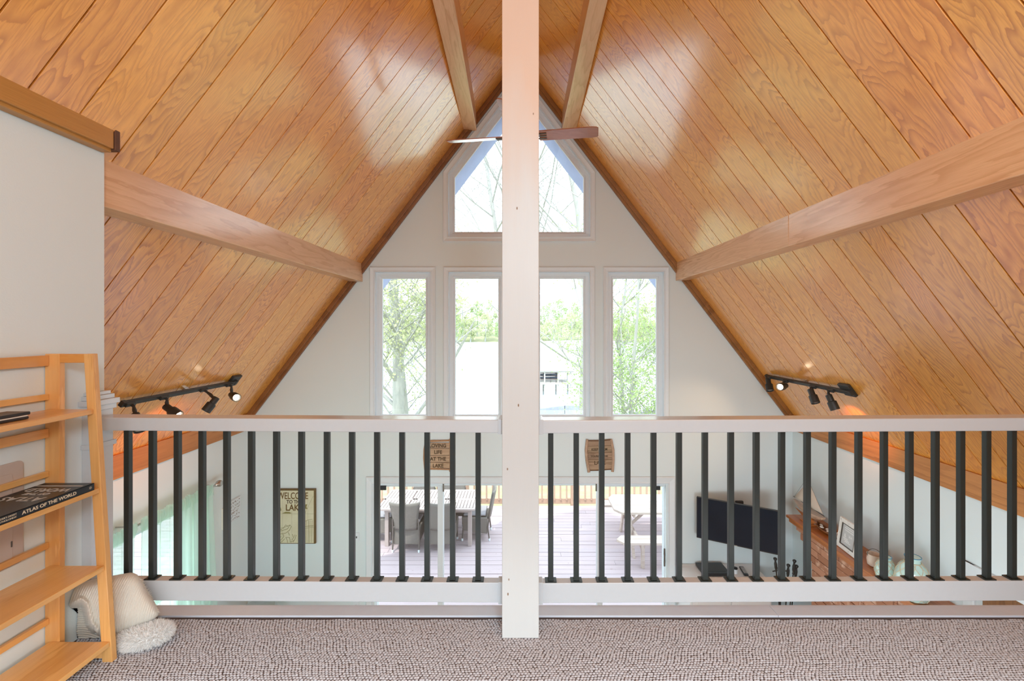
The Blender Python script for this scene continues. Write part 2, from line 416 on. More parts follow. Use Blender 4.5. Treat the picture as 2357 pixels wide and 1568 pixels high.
# ================================================================== FAR GABLE WALL
def rect(x0, y0, x1, y1): return [(FX(x0), FZ(y1)), (FX(x1), FZ(y1)), (FX(x1), FZ(y0)), (FX(x0), FZ(y0))]
tr_out = [(FX(1020), FZ(557)), (FX(1370), FZ(557)), (FX(1370), FZ(397)), (FX(1195), FZ(397 - 175 * SL)), (FX(1020), FZ(397))]
wins = [rect(852, 615, 1003, 982), rect(1021, 615, 1172, 982), rect(1218, 615, 1369, 982), rect(1388, 615, 1539, 982)]
door_out = [(FX(843), 0.0), (FX(1553), 0.0), (FX(1553), FZ(1097)), (FX(843), FZ(1097))]
gable = [(XL - .06, 0), (XR + .06, 0), (XR + .06, roofz(XR + .06) + .05), (XC, ZR + .05), (XL - .06, roofz(XL - .06) + .05)]
dh = [(FX(863), -0.01), (FX(1533), -0.01), (FX(1533), FZ(1111)), (FX(863), FZ(1111))]
mb = MB()
outer = [(XL - .06, -0.001), (dh[0][0], -0.001), (dh[0][0], dh[2][1]), (dh[1][0], dh[2][1]), (dh[1][0], -0.001)] + gable[1:]
outer = [(XL - .06, 0), (dh[0][0], 0), dh[3], dh[2], (dh[1][0], 0)] + gable[1:]
holed(mb, outer, [inset(w, .055) for w in wins] + [inset(tr_out, .055)], XZ, D, D + .15)
struct(mb.build('wall_far', M['wall'], fix=False))

def window(idx, poly):
    root = struct_empty('window_%d' % idx, (poly[0][0], D, poly[0][1]))
    L = lambda d, yy: [Vector((u, yy, v)) for u, v in inset(poly, d)]
    mb = MB(); mb.loft([L(0, D), L(0, D - .016), L(.006, D - .022), L(.032, D - .014), (L(.045, D - .012)), L(.050, D - .020), L(.058, D - .020), L(.060, D + .055)])
    mb.build('window_frame', M['white'], root, fix=True)
    mb = MB(); mb.loft([L(.060, D + .03), L(.066, D + .028), L(.100, D + .028), L(.110, D + .045), L(.126, D + .050), L(.130, D + .07)])
    mb.build('sash', M['white'], root)
    g = inset(poly, .128); mb = MB(); mb.prism(g, XZ, D + .058, D + .062); mb.build('pane', M['glass'], root)
for i, w_ in enumerate(wins): window(i + 1, w_)
window(5, tr_out)

# gable moulding along the roof line, eave boards
for side in (-1, 1):
    mb = MB()
    def GP(x, t_):   # t_ = distance below roof plane (perpendicular)
        return (x - side * t_ * math.sin(TH), roofz(x) - t_ * math.cos(TH))
    x1 = (XR if side > 0 else XL)
    a, b = (XC, ZR), (x1, roofz(x1))
    poly = [(XC, ZR - 0.0), (x1, roofz(x1)), (x1, roofz(x1) - .072 / math.cos(TH)), (XC, ZR - .072 / math.cos(TH))]
    mb.prism(poly, XZ, D - .035, D - .001)
    poly = [(XC, ZR - 0.0), (x1, roofz(x1)), (x1, roofz(x1) - .045 / math.cos(TH)), (XC, ZR - .045 / math.cos(TH))]
    mb.prism(poly, XZ, D - .05, D - .034)
    struct(mb.build('trim_%d' % (3 if side < 0 else 4), M['trimdark'], bevel=.004))
    mb = MB(); zt = roofz(x1) + .0
    xa, xb = (x1 - .028, x1) if side > 0 else (x1, x1 + .028)
    mb.box(xa, xb, YB, D - .001, 2.732, zt + .02)
    struct(mb.build('trim_%d' % (5 if side < 0 else 6), M['trimwood'], bevel=.003))

# knee walls
y0w, y1w, z0w, z1w = 2.62, 4.30, 0.75, 2.22
mb = MB(); holed(mb, [(YB, 0), (D, 0), (D, 2.9), (YB, 2.9)], [[(y0w, z0w), (y1w, z0w), (y1w, z1w), (y0w, z1w)]], YZ, XL - .14, XL)
struct(mb.build('wall_left', M['wall'], fix=False))
mb = MB(); holed(mb, [(YB, 0), (D, 0), (D, 2.9), (YB, 2.9)], [[(2.2, .05), (3.12, .05), (3.12, 2.19), (2.2, 2.19)]], YZ, XR, XR + .14)
struct(mb.build('wall_right', M['wall'], fix=False))
mb = MB(); mb.prism([(XL - .1, 0), (XR + .1, 0), (XR + .1, roofz(XR + .1)), (XC, ZR), (XL - .1, roofz(XL - .1))], XZ, YB - .12, YB)
struct(mb.build('wall_back', M['wall']))
mb = MB(); mb.box(XL - .14, XR + .14, YB - .1, D + .15, -.12, 0)
t = wood('floor_boards', srgb(190, 150, 110), srgb(150, 108, 70), 0.4, along='x')
struct(mb.build('floor_lower', t))
# left window behind the curtain
root = struct_empty('window_6', (XL, y0w, z0w))
def LYZ(d, x): return [Vector((x, u, v)) for u, v in inset([(y0w - .06, z0w - .06), (y1w + .06, z0w - .06), (y1w + .06, z1w + .06), (y0w - .06, z1w + .06)], d)]
mb = MB(); mb.loft([LYZ(0, XL), LYZ(0, XL + .018), LYZ(.055, XL + .014), LYZ(.062, XL + .0), LYZ(.062, XL - .08)]); mb.build('window_frame', M['white'], root)
mb = MB()
for i in range(2):
    a = y0w + i * (y1w - y0w) / 2; b = a + (y1w - y0w) / 2
    for (u0, u1, v0, v1) in ((a, a + .05, z0w, z1w), (b - .05, b, z0w, z1w), (a, b, z0w, z0w + .05), (a, b, z1w - .05, z1w), (a, b, 1.46, 1.51)):
        mb.box(XL - .10, XL - .06, u0, u1, v0, v1)
mb.build('sash', M['white'], root)
mb = MB(); mb.box(XL - .085, XL - .08, y0w, y1w, z0w, z1w); mb.build('pane', M['glass'], root)

# ================================================================== SLIDING GLASS DOOR
root = struct_empty('door_1', (0, D, 0))
def ushape(d, yy):   # open-bottom casing
    x0, x1, zt = door_out[0][0] + d, door_out[1][0] - d, door_out[2][1] - d
    return [Vector((x0, yy, 0)), Vector((x0, yy, zt)), Vector((x1, yy, zt)), Vector((x1, yy, 0))]
mb = MB(); rows = [ushape(0, D - .0), ushape(0, D - .018), ushape(.010, D - .024), ushape(.062, D - .012), ushape(.075, D - .018), ushape(.082, D - .01), ushape(.084, D + .14)]
mb.grid(rows); mb.build('door_frame', M['white'], root)
dx0, dx1, dzt = door_out[0][0] + .084, door_out[1][0] - .084, door_out[2][1] - .084
mb = MB(); mb.box(dx0, dx1, D + .02, D + .12, dzt - .028, dzt + .03); mb.build('head_track', M['white'], root, bevel=.004)
xs = [dx0, FX(1012), FX(1197), FX(1382), dx1]
for i in range(4):
    a, b = xs[i], xs[i + 1]; yy = D + (.045 if i in (0, 3) else .085)
    la = .022 if i == 0 else .032; lb = .022 if i == 3 else .032
    top, bot = .04, .10
    outer_ = [(a - .03 * (i > 0), .03), (b + .03 * (i < 3), .03), (b + .03 * (i < 3), dzt - .01), (a - .03 * (i > 0), dzt - .01)]
    inner_ = [(outer_[0][0] + la + .03 * (i > 0), .03 + bot), (outer_[1][0] - lb - .03 * (i < 3), .03 + bot), (outer_[1][0] - lb - .03 * (i < 3), dzt - .01 - top), (outer_[0][0] + la + .03 * (i > 0), dzt - .01 - top)]
    mb = MB(); holed(mb, outer_, [inner_], XZ, yy, yy + .035); pn = mb.build('door_panel', M['white'], root, fix=False)
    mb = MB(); mb.prism(inner_, XZ, yy + .015, yy + .02); mb.build('pane', M['glass'], pn)
    if i in (0, 3):
        hx = a + .02 if i == 0 else b - .02
        zc = FZ(1283) if i == 3 else FZ(1278)
        mb = MB(); mb.cbox((hx + (.012 if i == 3 else 0), yy - .004, zc), (.032, .008, .15)); s_ = 1 if i == 0 else -1
        mb.tube([(hx, yy, zc - .05), (hx + s_ * .015, yy - .045, zc - .05), (hx + s_ * .015, yy - .05, zc - .10), (hx + s_ * .015, yy - .05, zc + .10), (hx + s_ * .015, yy - .045, zc + .03), (hx, yy, zc + .03)], .009, 8)
        mb.build('handle', M['bronze'], pn, smooth=40)
for (px0, px1, py0, py1) in ((873, 887, 1121, 1131), (1512, 1522, 1122, 1131)):
    mb = MB(); mb.box(FX(px0), FX(px1), D + .03, D + .044, FZ(py1), FZ(py0)); mb.build('sensor', M['dark'], root, bevel=.003)
for (x_, z0_, z1_) in ((FX(1004), FZ(1113), FZ(1110)), (FX(1020), FZ(1133), FZ(1111)), (FX(1373), FZ(1132), FZ(1109))):
    mb = MB(); w_ = .024 if z1_ - z0_ < .03 else .008
    mb.box(x_ - w_, x_ + w_, D + .012, D + .03, z0_, z1_); mb.box(x_ - .004, x_ + .02, D + .008, D + .02, z1_ - .012, z1_); mb.build('latch', M['bronze'], root)

# outlets and switch on the far wall
def plate(px, py, w, h, label, cat, name, kind):
    o = MB().cbox((FX(px), D - .004, FZ(py)), (w, .008, h)).build(name, M['white'], None, bevel=.003)
    tag(o, label, cat)
    if kind == 'switch':
        for s_ in (-1, 1):
            MB().cbox((FX(px) + s_ * .022, D - .012, FZ(py)), (.009, .012, .02)).build('toggle', M['dark'], o)
    else:
        for s_ in (-1, 1):
            mb = MB(); mb.lathe([(.014, 0), (.014, .003)], (FX(px), D - .008, FZ(py) + s_ * .02), 16, (0, -1, 0)); sk = mb.build('socket', M['white'], o)
            for dx in (-.005, .005): MB().cbox((FX(px) + dx, D - .012, FZ(py) + s_ * .02), (.002, .002, .008)).build('slot', M['dark'], sk)
    return o
plate(817, 1236, .10, .10, 'white double light switch plate on the far wall left of the glass door', 'switch', 'light_switch', 'switch')
plate(820, 1396, .07, .11, 'white electrical outlet low on the far wall by the door casing', 'outlet', 'wall_outlet', 'outlet')

# wooden door in the right wall
root = struct_empty('door_2', (XR, 2.2, 0))
mb = MB(); mb.box(XR - .02, XR, 3.12, 3.20, 0, 2.27); mb.box(XR - .02, XR, 2.12, 2.2, 0, 2.27); mb.box(XR - .022, XR, 2.12, 3.20, 2.19, 2.27); mb.build('door_frame', M['white'], root, bevel=.004)
mb = MB(); mb.box(XR + .04, XR + .08, 2.2, 3.12, .05, 2.19)
for (a, b, c, d_) in ((2.3, 2.62, .2, .95), (2.7, 3.02, .2, .95), (2.3, 2.62, 1.1, 2.05), (2.7, 3.02, 1.1, 2.05)): mb.box(XR + .03, XR + .05, a, b, c, d_)
mb.build('door_panel', wood('dark_door_wood', srgb(136, 92, 60), srgb(96, 58, 34), .4, along='z'), root, bevel=.006)

# ================================================================== LOFT
mb = MB(); mb.box(WX - 1.4, XR + .0, YB, 2.04, ZL - .26, ZL - .012)
fl = struct(mb.build('floor', M['carpetbase']))
MB().box(WX, XR, .70, 1.985, ZL - .012, ZL - .002).build('carpet_backing', M['carpetbase'], fl)
MB().box(WX, XR, YB, .70, ZL - .012, ZL + .002).build('carpet', M['carpet'], fl)
# woven loops of the carpet, real little mounds
dx, dy = .0125, .0108
nx, ny = int(4.90 / dx), int((1.985 - 0.70) / dy)
rng = np.random.default_rng(3)
ii, jj = np.meshgrid(np.arange(nx), np.arange(ny), indexing='ij')
cx = WX + (ii + .5 * (jj % 2) + .35 * np.sin(jj * .55)) * dx + rng.normal(0, .0008, ii.shape)
cy = 0.70 + jj * dy + .0022 * np.sin(ii * .35 + jj * .2) + rng.normal(0, .0006, ii.shape)
cy = np.minimum(cy, 1.982)
keep = (cx > WX + .004)
cx = cx[keep]; cy = cy[keep]; n = len(cx)
hh = .0058 + rng.normal(0, .0007, n)
ang = np.arange(6) * PI / 3
sk = .0025
rA = np.stack([np.cos(ang) * .0068, np.sin(ang) * .0052, np.zeros(6)], 1)
rB = np.stack([np.cos(ang) * .0054 + sk * .4, np.sin(ang) * .0040, np.full(6, .62)], 1)
tp = np.array([[sk * .6, 0, 1.0]])
base = np.concatenate([rA, rB, tp])
V = np.repeat(base[None], n, 0).copy()
V[:, :, 0] += cx[:, None]; V[:, :, 1] += cy[:, None]; V[:, :, 2] = V[:, :, 2] * hh[:, None] + ZL - .003
quads = np.array([[k, (k + 1) % 6, 6 + (k + 1) % 6, 6 + k] for k in range(6)])
tris = np.array([[6 + k, 6 + (k + 1) % 6, 12] for k in range(6)])
Q = (quads[None] + (np.arange(n) * 13)[:, None, None]).reshape(-1, 4); T = (tris[None] + (np.arange(n) * 13)[:, None, None]).reshape(-1, 3)
me = bpy.data.meshes.new('carpet_loops')
nl = Q.size + T.size
me.vertices.add(n * 13); me.vertices.foreach_set('co', V.reshape(-1))
me.loops.add(nl); me.loops.foreach_set('vertex_index', np.concatenate([Q.reshape(-1), T.reshape(-1)]))
me.polygons.add(len(Q) + len(T))
me.polygons.foreach_set('loop_start', np.concatenate([np.arange(len(Q)) * 4, Q.size + np.arange(len(T)) * 3]))
me.update(calc_edges=True); me.polygons.foreach_set('use_smooth', np.ones(len(me.polygons), bool)); me.materials.append(M['carpet'])
lo_ = bpy.data.objects.new('carpet_loops', me); COL.objects.link(lo_); lo_.parent = fl; lo_['kind'] = 'stuff'
# painted sill board at the edge of the loft, joint included
mb = MB(); zt = ZL + .006
mb.box(WX + .04, 1.1218, 1.985, 2.062, ZL - .28, zt); mb.box(1.1232, XR, 1.985, 2.062, ZL - .28, zt)
sill_m = plain('scuffed_sill_paint', (0.66, 0.71, 0.80), .4, .06, 14)
struct(mb.build('trim_7', sill_m, bevel=.002))

# loft side wall, its end and the wall that closes to the eave, with the wooden cap under the ceiling
poly = [(YB, ZL), (1.963, ZL), (1.963, roofz(WX) + .01), (YB, roofz(WX) + .01)]
mb = MB(); mb.prism(poly, YZ, WX - .10, WX); struct(mb.build('wall_loft', M['wall']))
mb = MB(); mb.prism([(XL, ZL), (WX - .10, ZL), (WX - .10, roofz(WX - .10)), (XL, roofz(XL))], XZ, 1.87, 1.963); struct(mb.build('wall_loft_end', M['wall']))
mb = MB(); mb.box(WX - .01, -1.742, YB, 1.945, 4.665, 4.752); mb.box(WX, -1.757, YB, 1.95, 4.652, 4.668)
mb2 = mb.build('trim_8', wood('wall_cap_wood', srgb(198, 144, 76), srgb(152, 98, 36), .4, us=.5, vs=9, rings=4, along='y'), bevel=.003); struct(mb2)
mb = MB(); mb.box(WX - .01, -1.738, 1.948, 1.972, 4.66, 4.75); struct(mb.build('trim_9', plain('dark_end_grain', srgb(96, 62, 44), .6, .2, 60), bevel=.003))

# ================================================================== POST
hw = .150 / 2; pc = -.0035
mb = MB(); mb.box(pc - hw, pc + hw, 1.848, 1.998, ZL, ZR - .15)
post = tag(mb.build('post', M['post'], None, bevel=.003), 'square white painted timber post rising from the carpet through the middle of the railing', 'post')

# ================================================================== RAILING
def railing(x0, x1, bal, tilt0, tilt1, label):
    """tilt: height of the far ends over the post end"""
    root = thing('loft_railing', ((x0 + x1) / 2, 1.92, ZL), label, 'railing')
    dz = lambda x: tilt0 + (tilt1 - tilt0) * (x - x0) / (x1 - x0)
    def bar(a, b, ya, yb, za, zb):
        m = MB(); m.add([(a, ya, za + dz(a)), (a, yb, za + dz(a)), (a, yb, zb + dz(a)), (a, ya, zb + dz(a)), (b, ya, za + dz(b)), (b, yb, za + dz(b)), (b, yb, zb + dz(b)), (b, ya, zb + dz(b))],
              [(0, 1, 2, 3), (7, 6, 5, 4), (0, 4, 5, 1), (1, 5, 6, 2), (2, 6, 7, 3), (3, 7, 4, 0)]); return m
    bar(x0, x1, 1.880, 1.962, 3.465, 3.519).build('top_rail', M['rail'], root, bevel=.004)
    bar(x0, x1, 1.900, 1.941, 2.751, 2.835).build('bottom_rail', M['rail'], root, bevel=.003)
    xp = x1 if x1 < 0.1 else x0; s_ = -1 if x1 < 0.1 else 1
    a, b = sorted((xp, xp + s_ * .018))
    bar(a, b, 1.876, 1.966, 3.461, 3.523).build('rail_bracket', M['rail'], root, bevel=.002)
    bar(a, b, 1.896, 1.945, 2.747, 2.839).build('rail_bracket', M['rail'], root, bevel=.002)
    first = None
    for px in bal:
        x = (px - VX) / F * 1.908
        zt_, zb_ = 3.4655 + dz(x), 2.8345 + dz(x)
        if first is None:
            m = MB(); h = .0108; H_ = zt_ - zb_
            m.box(-h, h, -h, h, 0, H_); o = m.build('baluster', M['black'], root, local=True, bevel=.0016)
            m = MB(); m.prism([(-.024, -.019), (.024, -.019), (.024, .019), (-.024, .019)], lambda u, v, w: Vector((u, v, w)), 0, .005)
            m.box(-.0125, .0125, -.0125, .0125, .005, .009)
            pl = m.build('base_plate', M['black'], o, local=True, bevel=.001)
            first = (o, pl)
        else:
            o = first[0].copy(); COL.objects.link(o); o.parent = root
            pl = first[1].copy(); COL.objects.link(pl); pl.parent = o
        o.location = (x - root.location.x, 0.001, zb_ - root.location.z)
    return root
left_b = [289, 346, 404, 461, 518, 575, 633, 691, 750, 808, 866, 924, 982, 1041, 1100]
right_b = [1268, 1327, 1386, 1446, 1506, 1565, 1625, 1685, 1744, 1803, 1862, 1921, 1981, 2040, 2099, 2159, 2218, 2278, 2337, 2396, 2455]
railing(-1.76, pc - hw, left_b, .010, 0, 'white loft railing with black square balusters left of the post')
railing(pc + hw, 2.52, right_b, -.002, .011, 'white loft railing with black square balusters right of the post')
# half newel against the loft wall
root = thing('newel_post', (-1.78, 1.92, ZL), 'white half newel with stepped cap where the left railing meets the wall', 'post')
MB().box(WX, -1.760, 1.862, 1.962, ZL, 3.600).build('shaft', M['rail'], root, bevel=.002)
mb = MB(); mb.box(WX, -1.742, 1.846, 1.975, 3.578, 3.600); mb.box(WX, -1.752, 1.854, 1.97, 3.556, 3.578); mb.box(WX, -1.757, 1.86, 1.966, 3.600, 3.618); mb.box(WX, -1.768, 1.87, 1.96, 3.618, 3.632)
mb.build('cap', M['rail'], root, bevel=.0015)
MB().box(WX, -1.752, 1.856, 1.97, 3.40, 3.42).build('collar', M['rail'], root, bevel=.0015)

# ================================================================== BEAMS
def purlin(side, x_top_far, z_bot_drop, y0, y1, label, joint=None, x_near=None):
    """a beam under the slope: vertical face towards the room, level underside"""
    def sect(yy, x):
        zt_ = roofz(x); zb = zt_ - z_bot_drop; xo = x + side * min(.14, z_bot_drop / SL - .002)
        return [Vector((x, yy, zt_ + .03)), Vector((x, yy, zb)), Vector((xo, yy, zb)), Vector((xo, yy, zt_ + .03 - SL * .14))]
    xn = x_near if x_near is not None else x_top_far
    xat = lambda yy: x_top_far + (xn - x_top_far) * (D - yy) / D
    root = thing('ceiling_beam', (x_top_far, y1, roofz(x_top_far) - z_bot_drop), label, 'beam')
    cuts = [y0] + ([joint] if joint else []) + [y1]
    for i in range(len(cuts) - 1):
        a, b = cuts[i] + (.0012 if i else 0), cuts[i + 1] - (.0012 if i < len(cuts) - 2 else 0)
        mb = MB(); mb.loft([sect(a, xat(a)), sect(b, xat(b))]); mb.f += [(3, 2, 1, 0), (4, 5, 6, 7)]
        mb.build('timber', M['beam'], root, bevel=.004)
purlin(-1, FX(835), .205, 1.97, D - .002, 'honey brown timber beam running along the left ceiling slope above the track light')
purlin(1, FX(1555), .205, -.6, D - .002, 'jointed timber beam along the right ceiling slope', joint=355 * D / 615)
def upper(side, farx, nearx, ny_, zdrop, label):
    """two points (inner, outer) at the far wall and nearer; bottom height from the inner edge"""
    root = thing('ceiling_beam', (farx[0], D, 6.1), label, 'beam')
    def sect(yy):
        k = (D - yy) / (D - ny_)
        a = farx[0] + (nearx[0] - farx[0]) * k; b = farx[1] + (nearx[1] - farx[1]) * k
        za = zdrop
        return [Vector((a, yy, roofz(a) + .02)), Vector((a, yy, za)), Vector((b, yy, za)), Vector((b, yy, max(za + .01, roofz(b) + .02)))]
    mb = MB(); mb.loft([sect(D - .002), sect(-1.5)]); mb.f += [(3, 2, 1, 0), (4, 5, 6, 7)]
    mb.build('timber', M['beam'], root, bevel=.004)
zb = CZ - (302 - VY) / F * D; yn = D * 453 / 755
upper(-1, (FX(1097), FX(1068)), ((1045 - VX) / F * yn, (995 - VX) / F * yn), yn, zb, 'pale timber beam high on the left slope beside the ridge')
zb = CZ - (305 - VY) / F * D; yn = D * 450 / 755
upper(1, (FX(1293), FX(1325)), ((1357 - VX) / F * yn, (1399 - VX) / F * yn), yn, zb, 'pale timber beam high on the right slope beside the ridge')

# ================================================================== CEILING FAN (mostly behind the post)
root = thing('ceiling_fan', (0.0, 3.95, 5.55), 'four-blade ceiling fan hanging behind the post, brown undersides and a pale edge', 'fan')
fx, fy, fz = 0.0, 3.95, 5.575
MB().tube([(fx, fy, fz + .10), (fx, fy, roofz(0) - .02)], .013, 12).build('downrod', M['bronze'], root, smooth=40)
MB().lathe([(.02, .12), (.075, .10), (.10, .05), (.10, 0), (.07, -.04), (.04, -.05)][::-1], (fx, fy, fz), 28).build('motor', M['bronze'], root, smooth=40)
MB().lathe([(.065, .0), (.06, .05), (.02, .09)], (fx, fy, roofz(0) - .12), 20).build('canopy', M['bronze'], root, smooth=40)
bladem = wood('fan_blade_wood', srgb(176, 112, 84), srgb(140, 84, 60), .25, us=.8, vs=8, rings=3, along='x', coat=.6)
for k, az in enumerate((351, 87, 171, 259)):
    rz = Matrix.Translation((fx, fy, fz - .015)) @ Matrix.Rotation(R(az), 4, 'Z') @ Matrix.Rotation(R(-14), 4, 'X')
    w0, w1 = .064, .068
    pl = [(.16, -w0), (.60, -w1), (.645, -w1 + .006), (.66, -w1 + .02), (.66, w1 - .02), (.645, w1 - .006), (.60, w1), (.16, w0), (.15, w0 - .02), (.165, 0), (.15, -w0 + .02)]
    mb = MB(); mb.prism(pl, lambda u, v, w: rz @ Vector((u, v, w)), -.004, .004); bl = mb.build('blade', bladem, root)
    mb = MB()
    for v0, v1 in ((-.035, .0), (.035, .0), (0, 0)):
        mb.tube([rz @ Vector((.09, v1, -.004)), rz @ Vector((.14, v0 * .8, -.007)), rz @ Vector((.22, v0, -.008))], .006, 6)
    mb.build('blade_iron', M['bronze'], bl, smooth=40)

# ================================================================== TRACK LIGHTS
bulb = NT('lit_bulb'); e = bulb.n('Emission', {0: (1.0, 0.78, 0.55, 1), 1: 14.0}); bulb.t.links.new(e.outputs[0], bulb.out.inputs[0]); bulb = bulb.m
lens_off = plain('lamp_lens', (0.25, 0.22, 0.2), .2)
def track(side, px0, py0, px1, py1, heads, can_at, label):
    a, b = onroof(px0, py0), onroof(px1, py1)
    inn = Vector((-side * math.sin(TH), 0, -math.cos(TH))); ly = Vector((0, 1, 0)); tz = Vector((side * math.cos(TH), 0, -math.sin(TH)))
    x = (a.x + b.x) / 2; z = roofz(x)
    root = thing('track_light', (x, (a.y + b.y) / 2, z), label, 'track light')
    y0_, y1_ = min(a.y, b.y), max(a.y, b.y)
    def P(yy, n_, t_): return Vector((x, yy, z)) + inn * n_ + tz * t_
    def obox(m, ya, yb, n0, n1, t0, t1):
        vs = [P(yy, n_, t_) for yy in (ya, yb) for n_ in (n0, n1) for t_ in (t0, t1)]
        m.add(vs, [(0, 1, 3, 2), (4, 6, 7, 5), (0, 4, 5, 1), (2, 3, 7, 6), (0, 2, 6, 4), (1, 5, 7, 3)]); return m
    m = MB(); obox(m, y0_, y1_, .026, .05, -.018, .018); obox(m, y0_ - .004, y0_ + .03, .024, .054, -.021, .021); obox(m, y1_ - .03, y1_ + .004, .024, .054, -.021, .021)
    m.build('track', M['blackm'], root, bevel=.003)
    yc = can_at
    m = MB(); obox(m, yc - .065, yc + .065, .0, .028, -.06, .06); m.build('canopy', M['blackm'], root, bevel=.006)
    m = MB()
    ym = (y0_ + y1_) / 2; obox(m, ym - .02, ym + .02, 0, .03, -.012, .012); m.build('mounting_clip', M['chrome'], root)
    for (yj, ae, fe, lit) in heads:
        ae, fe = Vector(ae), Vector(fe)
        J = P(yj, .05, 0)
        hb = MB(); obox(hb, yj - .045, yj + .035, .046, .068, -.014, .014)
        hb.tube([P(yj, .06, 0), P(yj, .085, 0)], .011, 10)
        head = None
        d = (fe - ae).normalized(); L = .135
        s0 = ae - d * .012
        m = MB(); m.lathe([(.004, 0), (.024, .0), (.026, .006), (.026, .058), (.036, .062), (.0375, .07), (.0375, L), (.033, L), (.031, L - .012), (.002, L - .013)], s0, 24, d)
        head = m.build('lamp_head', M['blackm'], root, smooth=35)
        hb.build('adapter', M['blackm'], head, bevel=.003)
        m = MB(); m.tube([P(yj, .08, 0), P(yj, .08, 0).lerp(ae, .45), ae + d * .012], [.008, .0135, .010], 8); m.build('arm', M['blackm'], head, smooth=40)
        m = MB(); m.lathe([(.001, 0), (.028, 0), (.026, .006), (.001, .009)], s0 + d * (L - .014), 20, d)
        m.build('bulb', bulb if lit else lens_off, head)
    return root
track(-1, 262, 931, 541, 868, [
    (3.17, W(312, 956, 3.15), W(322, 990, 3.12), False),
    (3.47, W(383, 937, 3.46), W(422, 965, 3.44), True),
    (3.90, W(497, 918, 3.88), W(474, 946, 3.82), False),
    (4.24, W(533, 909, 4.22), W(556, 922, 4.08), True)], 4.36,
    'black track light with four spot heads on the left ceiling slope')
track(1, 1771, 862, 1968, 897, [
    (4.96, W(1768, 875, 4.95), W(1772, 897, 4.90), False),
    (4.64, W(1808, 888, 4.60), W(1782, 894, 4.46), True),
    (4.20, W(1866, 899, 4.18), W(1878, 929, 4.12), False),
    (3.96, W(1908, 912, 3.94), W(1922, 942, 3.90), True)], 3.80,
    'black track light with four spot heads on the right ceiling slope')
def spot(loc, target, energy, color, size, blend=.6):
    d = Vector(target) - Vector(loc)
    o = light('track_bulb_light', 'SPOT', loc, d.to_track_quat('-Z', 'Y').to_euler(), energy, color, spot_size=size, spot_blend=blend, shadow_soft_size=.03)
spot(W(425, 968, 3.44), onroof(330, 1045) , 14, (1, .30, .08), R(95), .9)
spot(W(560, 926, 4.04), W(800, 1000, 2.2), 10, (1, .7, .4), R(70))
spot(W(1778, 897, 4.40), Vector((1.9, 5.2, 2.7)), 9, (1, .62, .35), R(80), .9)
spot(W(1925, 950, 3.88), onroof(1990, 985), 9, (1, .30, .08), R(85), .9)

# ================================================================== LADDER BOOKCASE
YS = 1.715; YN = 0.98
root = thing('bookcase', (-1.68, 1.35, ZL), 'tall honey wood ladder bookcase with sloping front legs standing against the left wall', 'bookcase')
for yy in (YS, YN - .022):
    fn = lambda u, v, w: Vector((u, w, v))
    MB().prism([(-1.581, ZL), (-1.543, ZL), (-1.617, 3.802), (-1.651, 3.802)], fn, yy, yy + .022).build('leg', M['shelfpost'], root, bevel=.002)
    MB().prism([(-1.797, ZL), (-1.742, ZL), (-1.742, 3.802), (-1.797, 3.802)], fn, yy, yy + .022).build('leg', M['shelfpost'], root, bevel=.002)
    MB().box(-1.742, -1.648, yy + .001, yy + .021, 3.768, 3.8015).build('end_rail', wood('bookcase_end_wood', srgb(216, 152, 80), srgb(186, 118, 50), 0.36, us=0.6, vs=6, rings=3, along='x', coat=.2), root, bevel=.002)
    MB().box(-1.742, -1.575, yy + .001, yy + .021, 2.652, 2.695).build('end_rail', M['shelfwood'], root, bevel=.002)
for z_, xr in ((3.594, -1.613), (3.297, -1.589), (3.004, -1.571), (2.717, -1.551)):
    MB().box(-1.778, xr, YN, YS - .0005, z_ - .019, z_).build('shelf', M['shelfwood'], root, bevel=.002)
for z_, h_ in ((3.777, .040), (3.64, .022), (3.504, .034), (3.350, .022), (3.081, .022), (2.794, .022)):
    MB().box(-1.795, -1.780, YN, YS - .0005, z_ - h_ / 2, z_ + h_ / 2).build('back_slat', M['shelfwood'], root, bevel=.0015)
# atlas
bk = plain('black_book_cover', (0.018, 0.022, 0.028), .3, .1, 12)
paper = plain('page_edges', (0.75, 0.72, 0.65), .9)
gold = plain('cream_print', (0.72, 0.62, 0.45), .6); silver = plain('grey_print', (0.55, 0.55, 0.53), .6)
root = thing('atlas', (-1.68, 1.50, 3.297), 'large black atlas lying flat on the bookcase shelf with its title on the spine', 'book')
x0, x1, y0_, y1_, zb_, zt_ = -1.772, -1.588, 1.31, 1.692, 3.2975, 3.3235
m = MB(); m.box(x0, x1, y0_, y1_, zb_, zb_ + .003); m.box(x0, x1, y0_, y1_, zt_ - .003, zt_); m.box(x1 - .003, x1, y0_, y1_, zb_, zt_); m.build('cover', bk, root, bevel=.001)
MB().box(x0 + .005, x1 - .003, y0_ + .004, y1_ - .004, zb_ + .003, zt_ - .003).build('pages', paper, root)
ms = frame_m((x1 + .0004, 1.535, (zb_ + zt_) / 2), (0, 1, 0), (0, 0, 1))
text('ATLAS OF THE WORLD', .0155, gold, root, ms, ext=.0003, sx=1.08, offset=.0004)
text("READER'S DIGEST", .0075, gold, root, frame_m((x1 + .0004, 1.402, (zb_ + zt_) / 2 + .0045), (0, 1, 0), (0, 0, 1)), ext=.0003)
text("BARTHOLOMEW", .0075, gold, root, frame_m((x1 + .0004, 1.402, (zb_ + zt_) / 2 - .0045), (0, 1, 0), (0, 0, 1)), ext=.0003)
m = MB(); ex = x1 + .0004
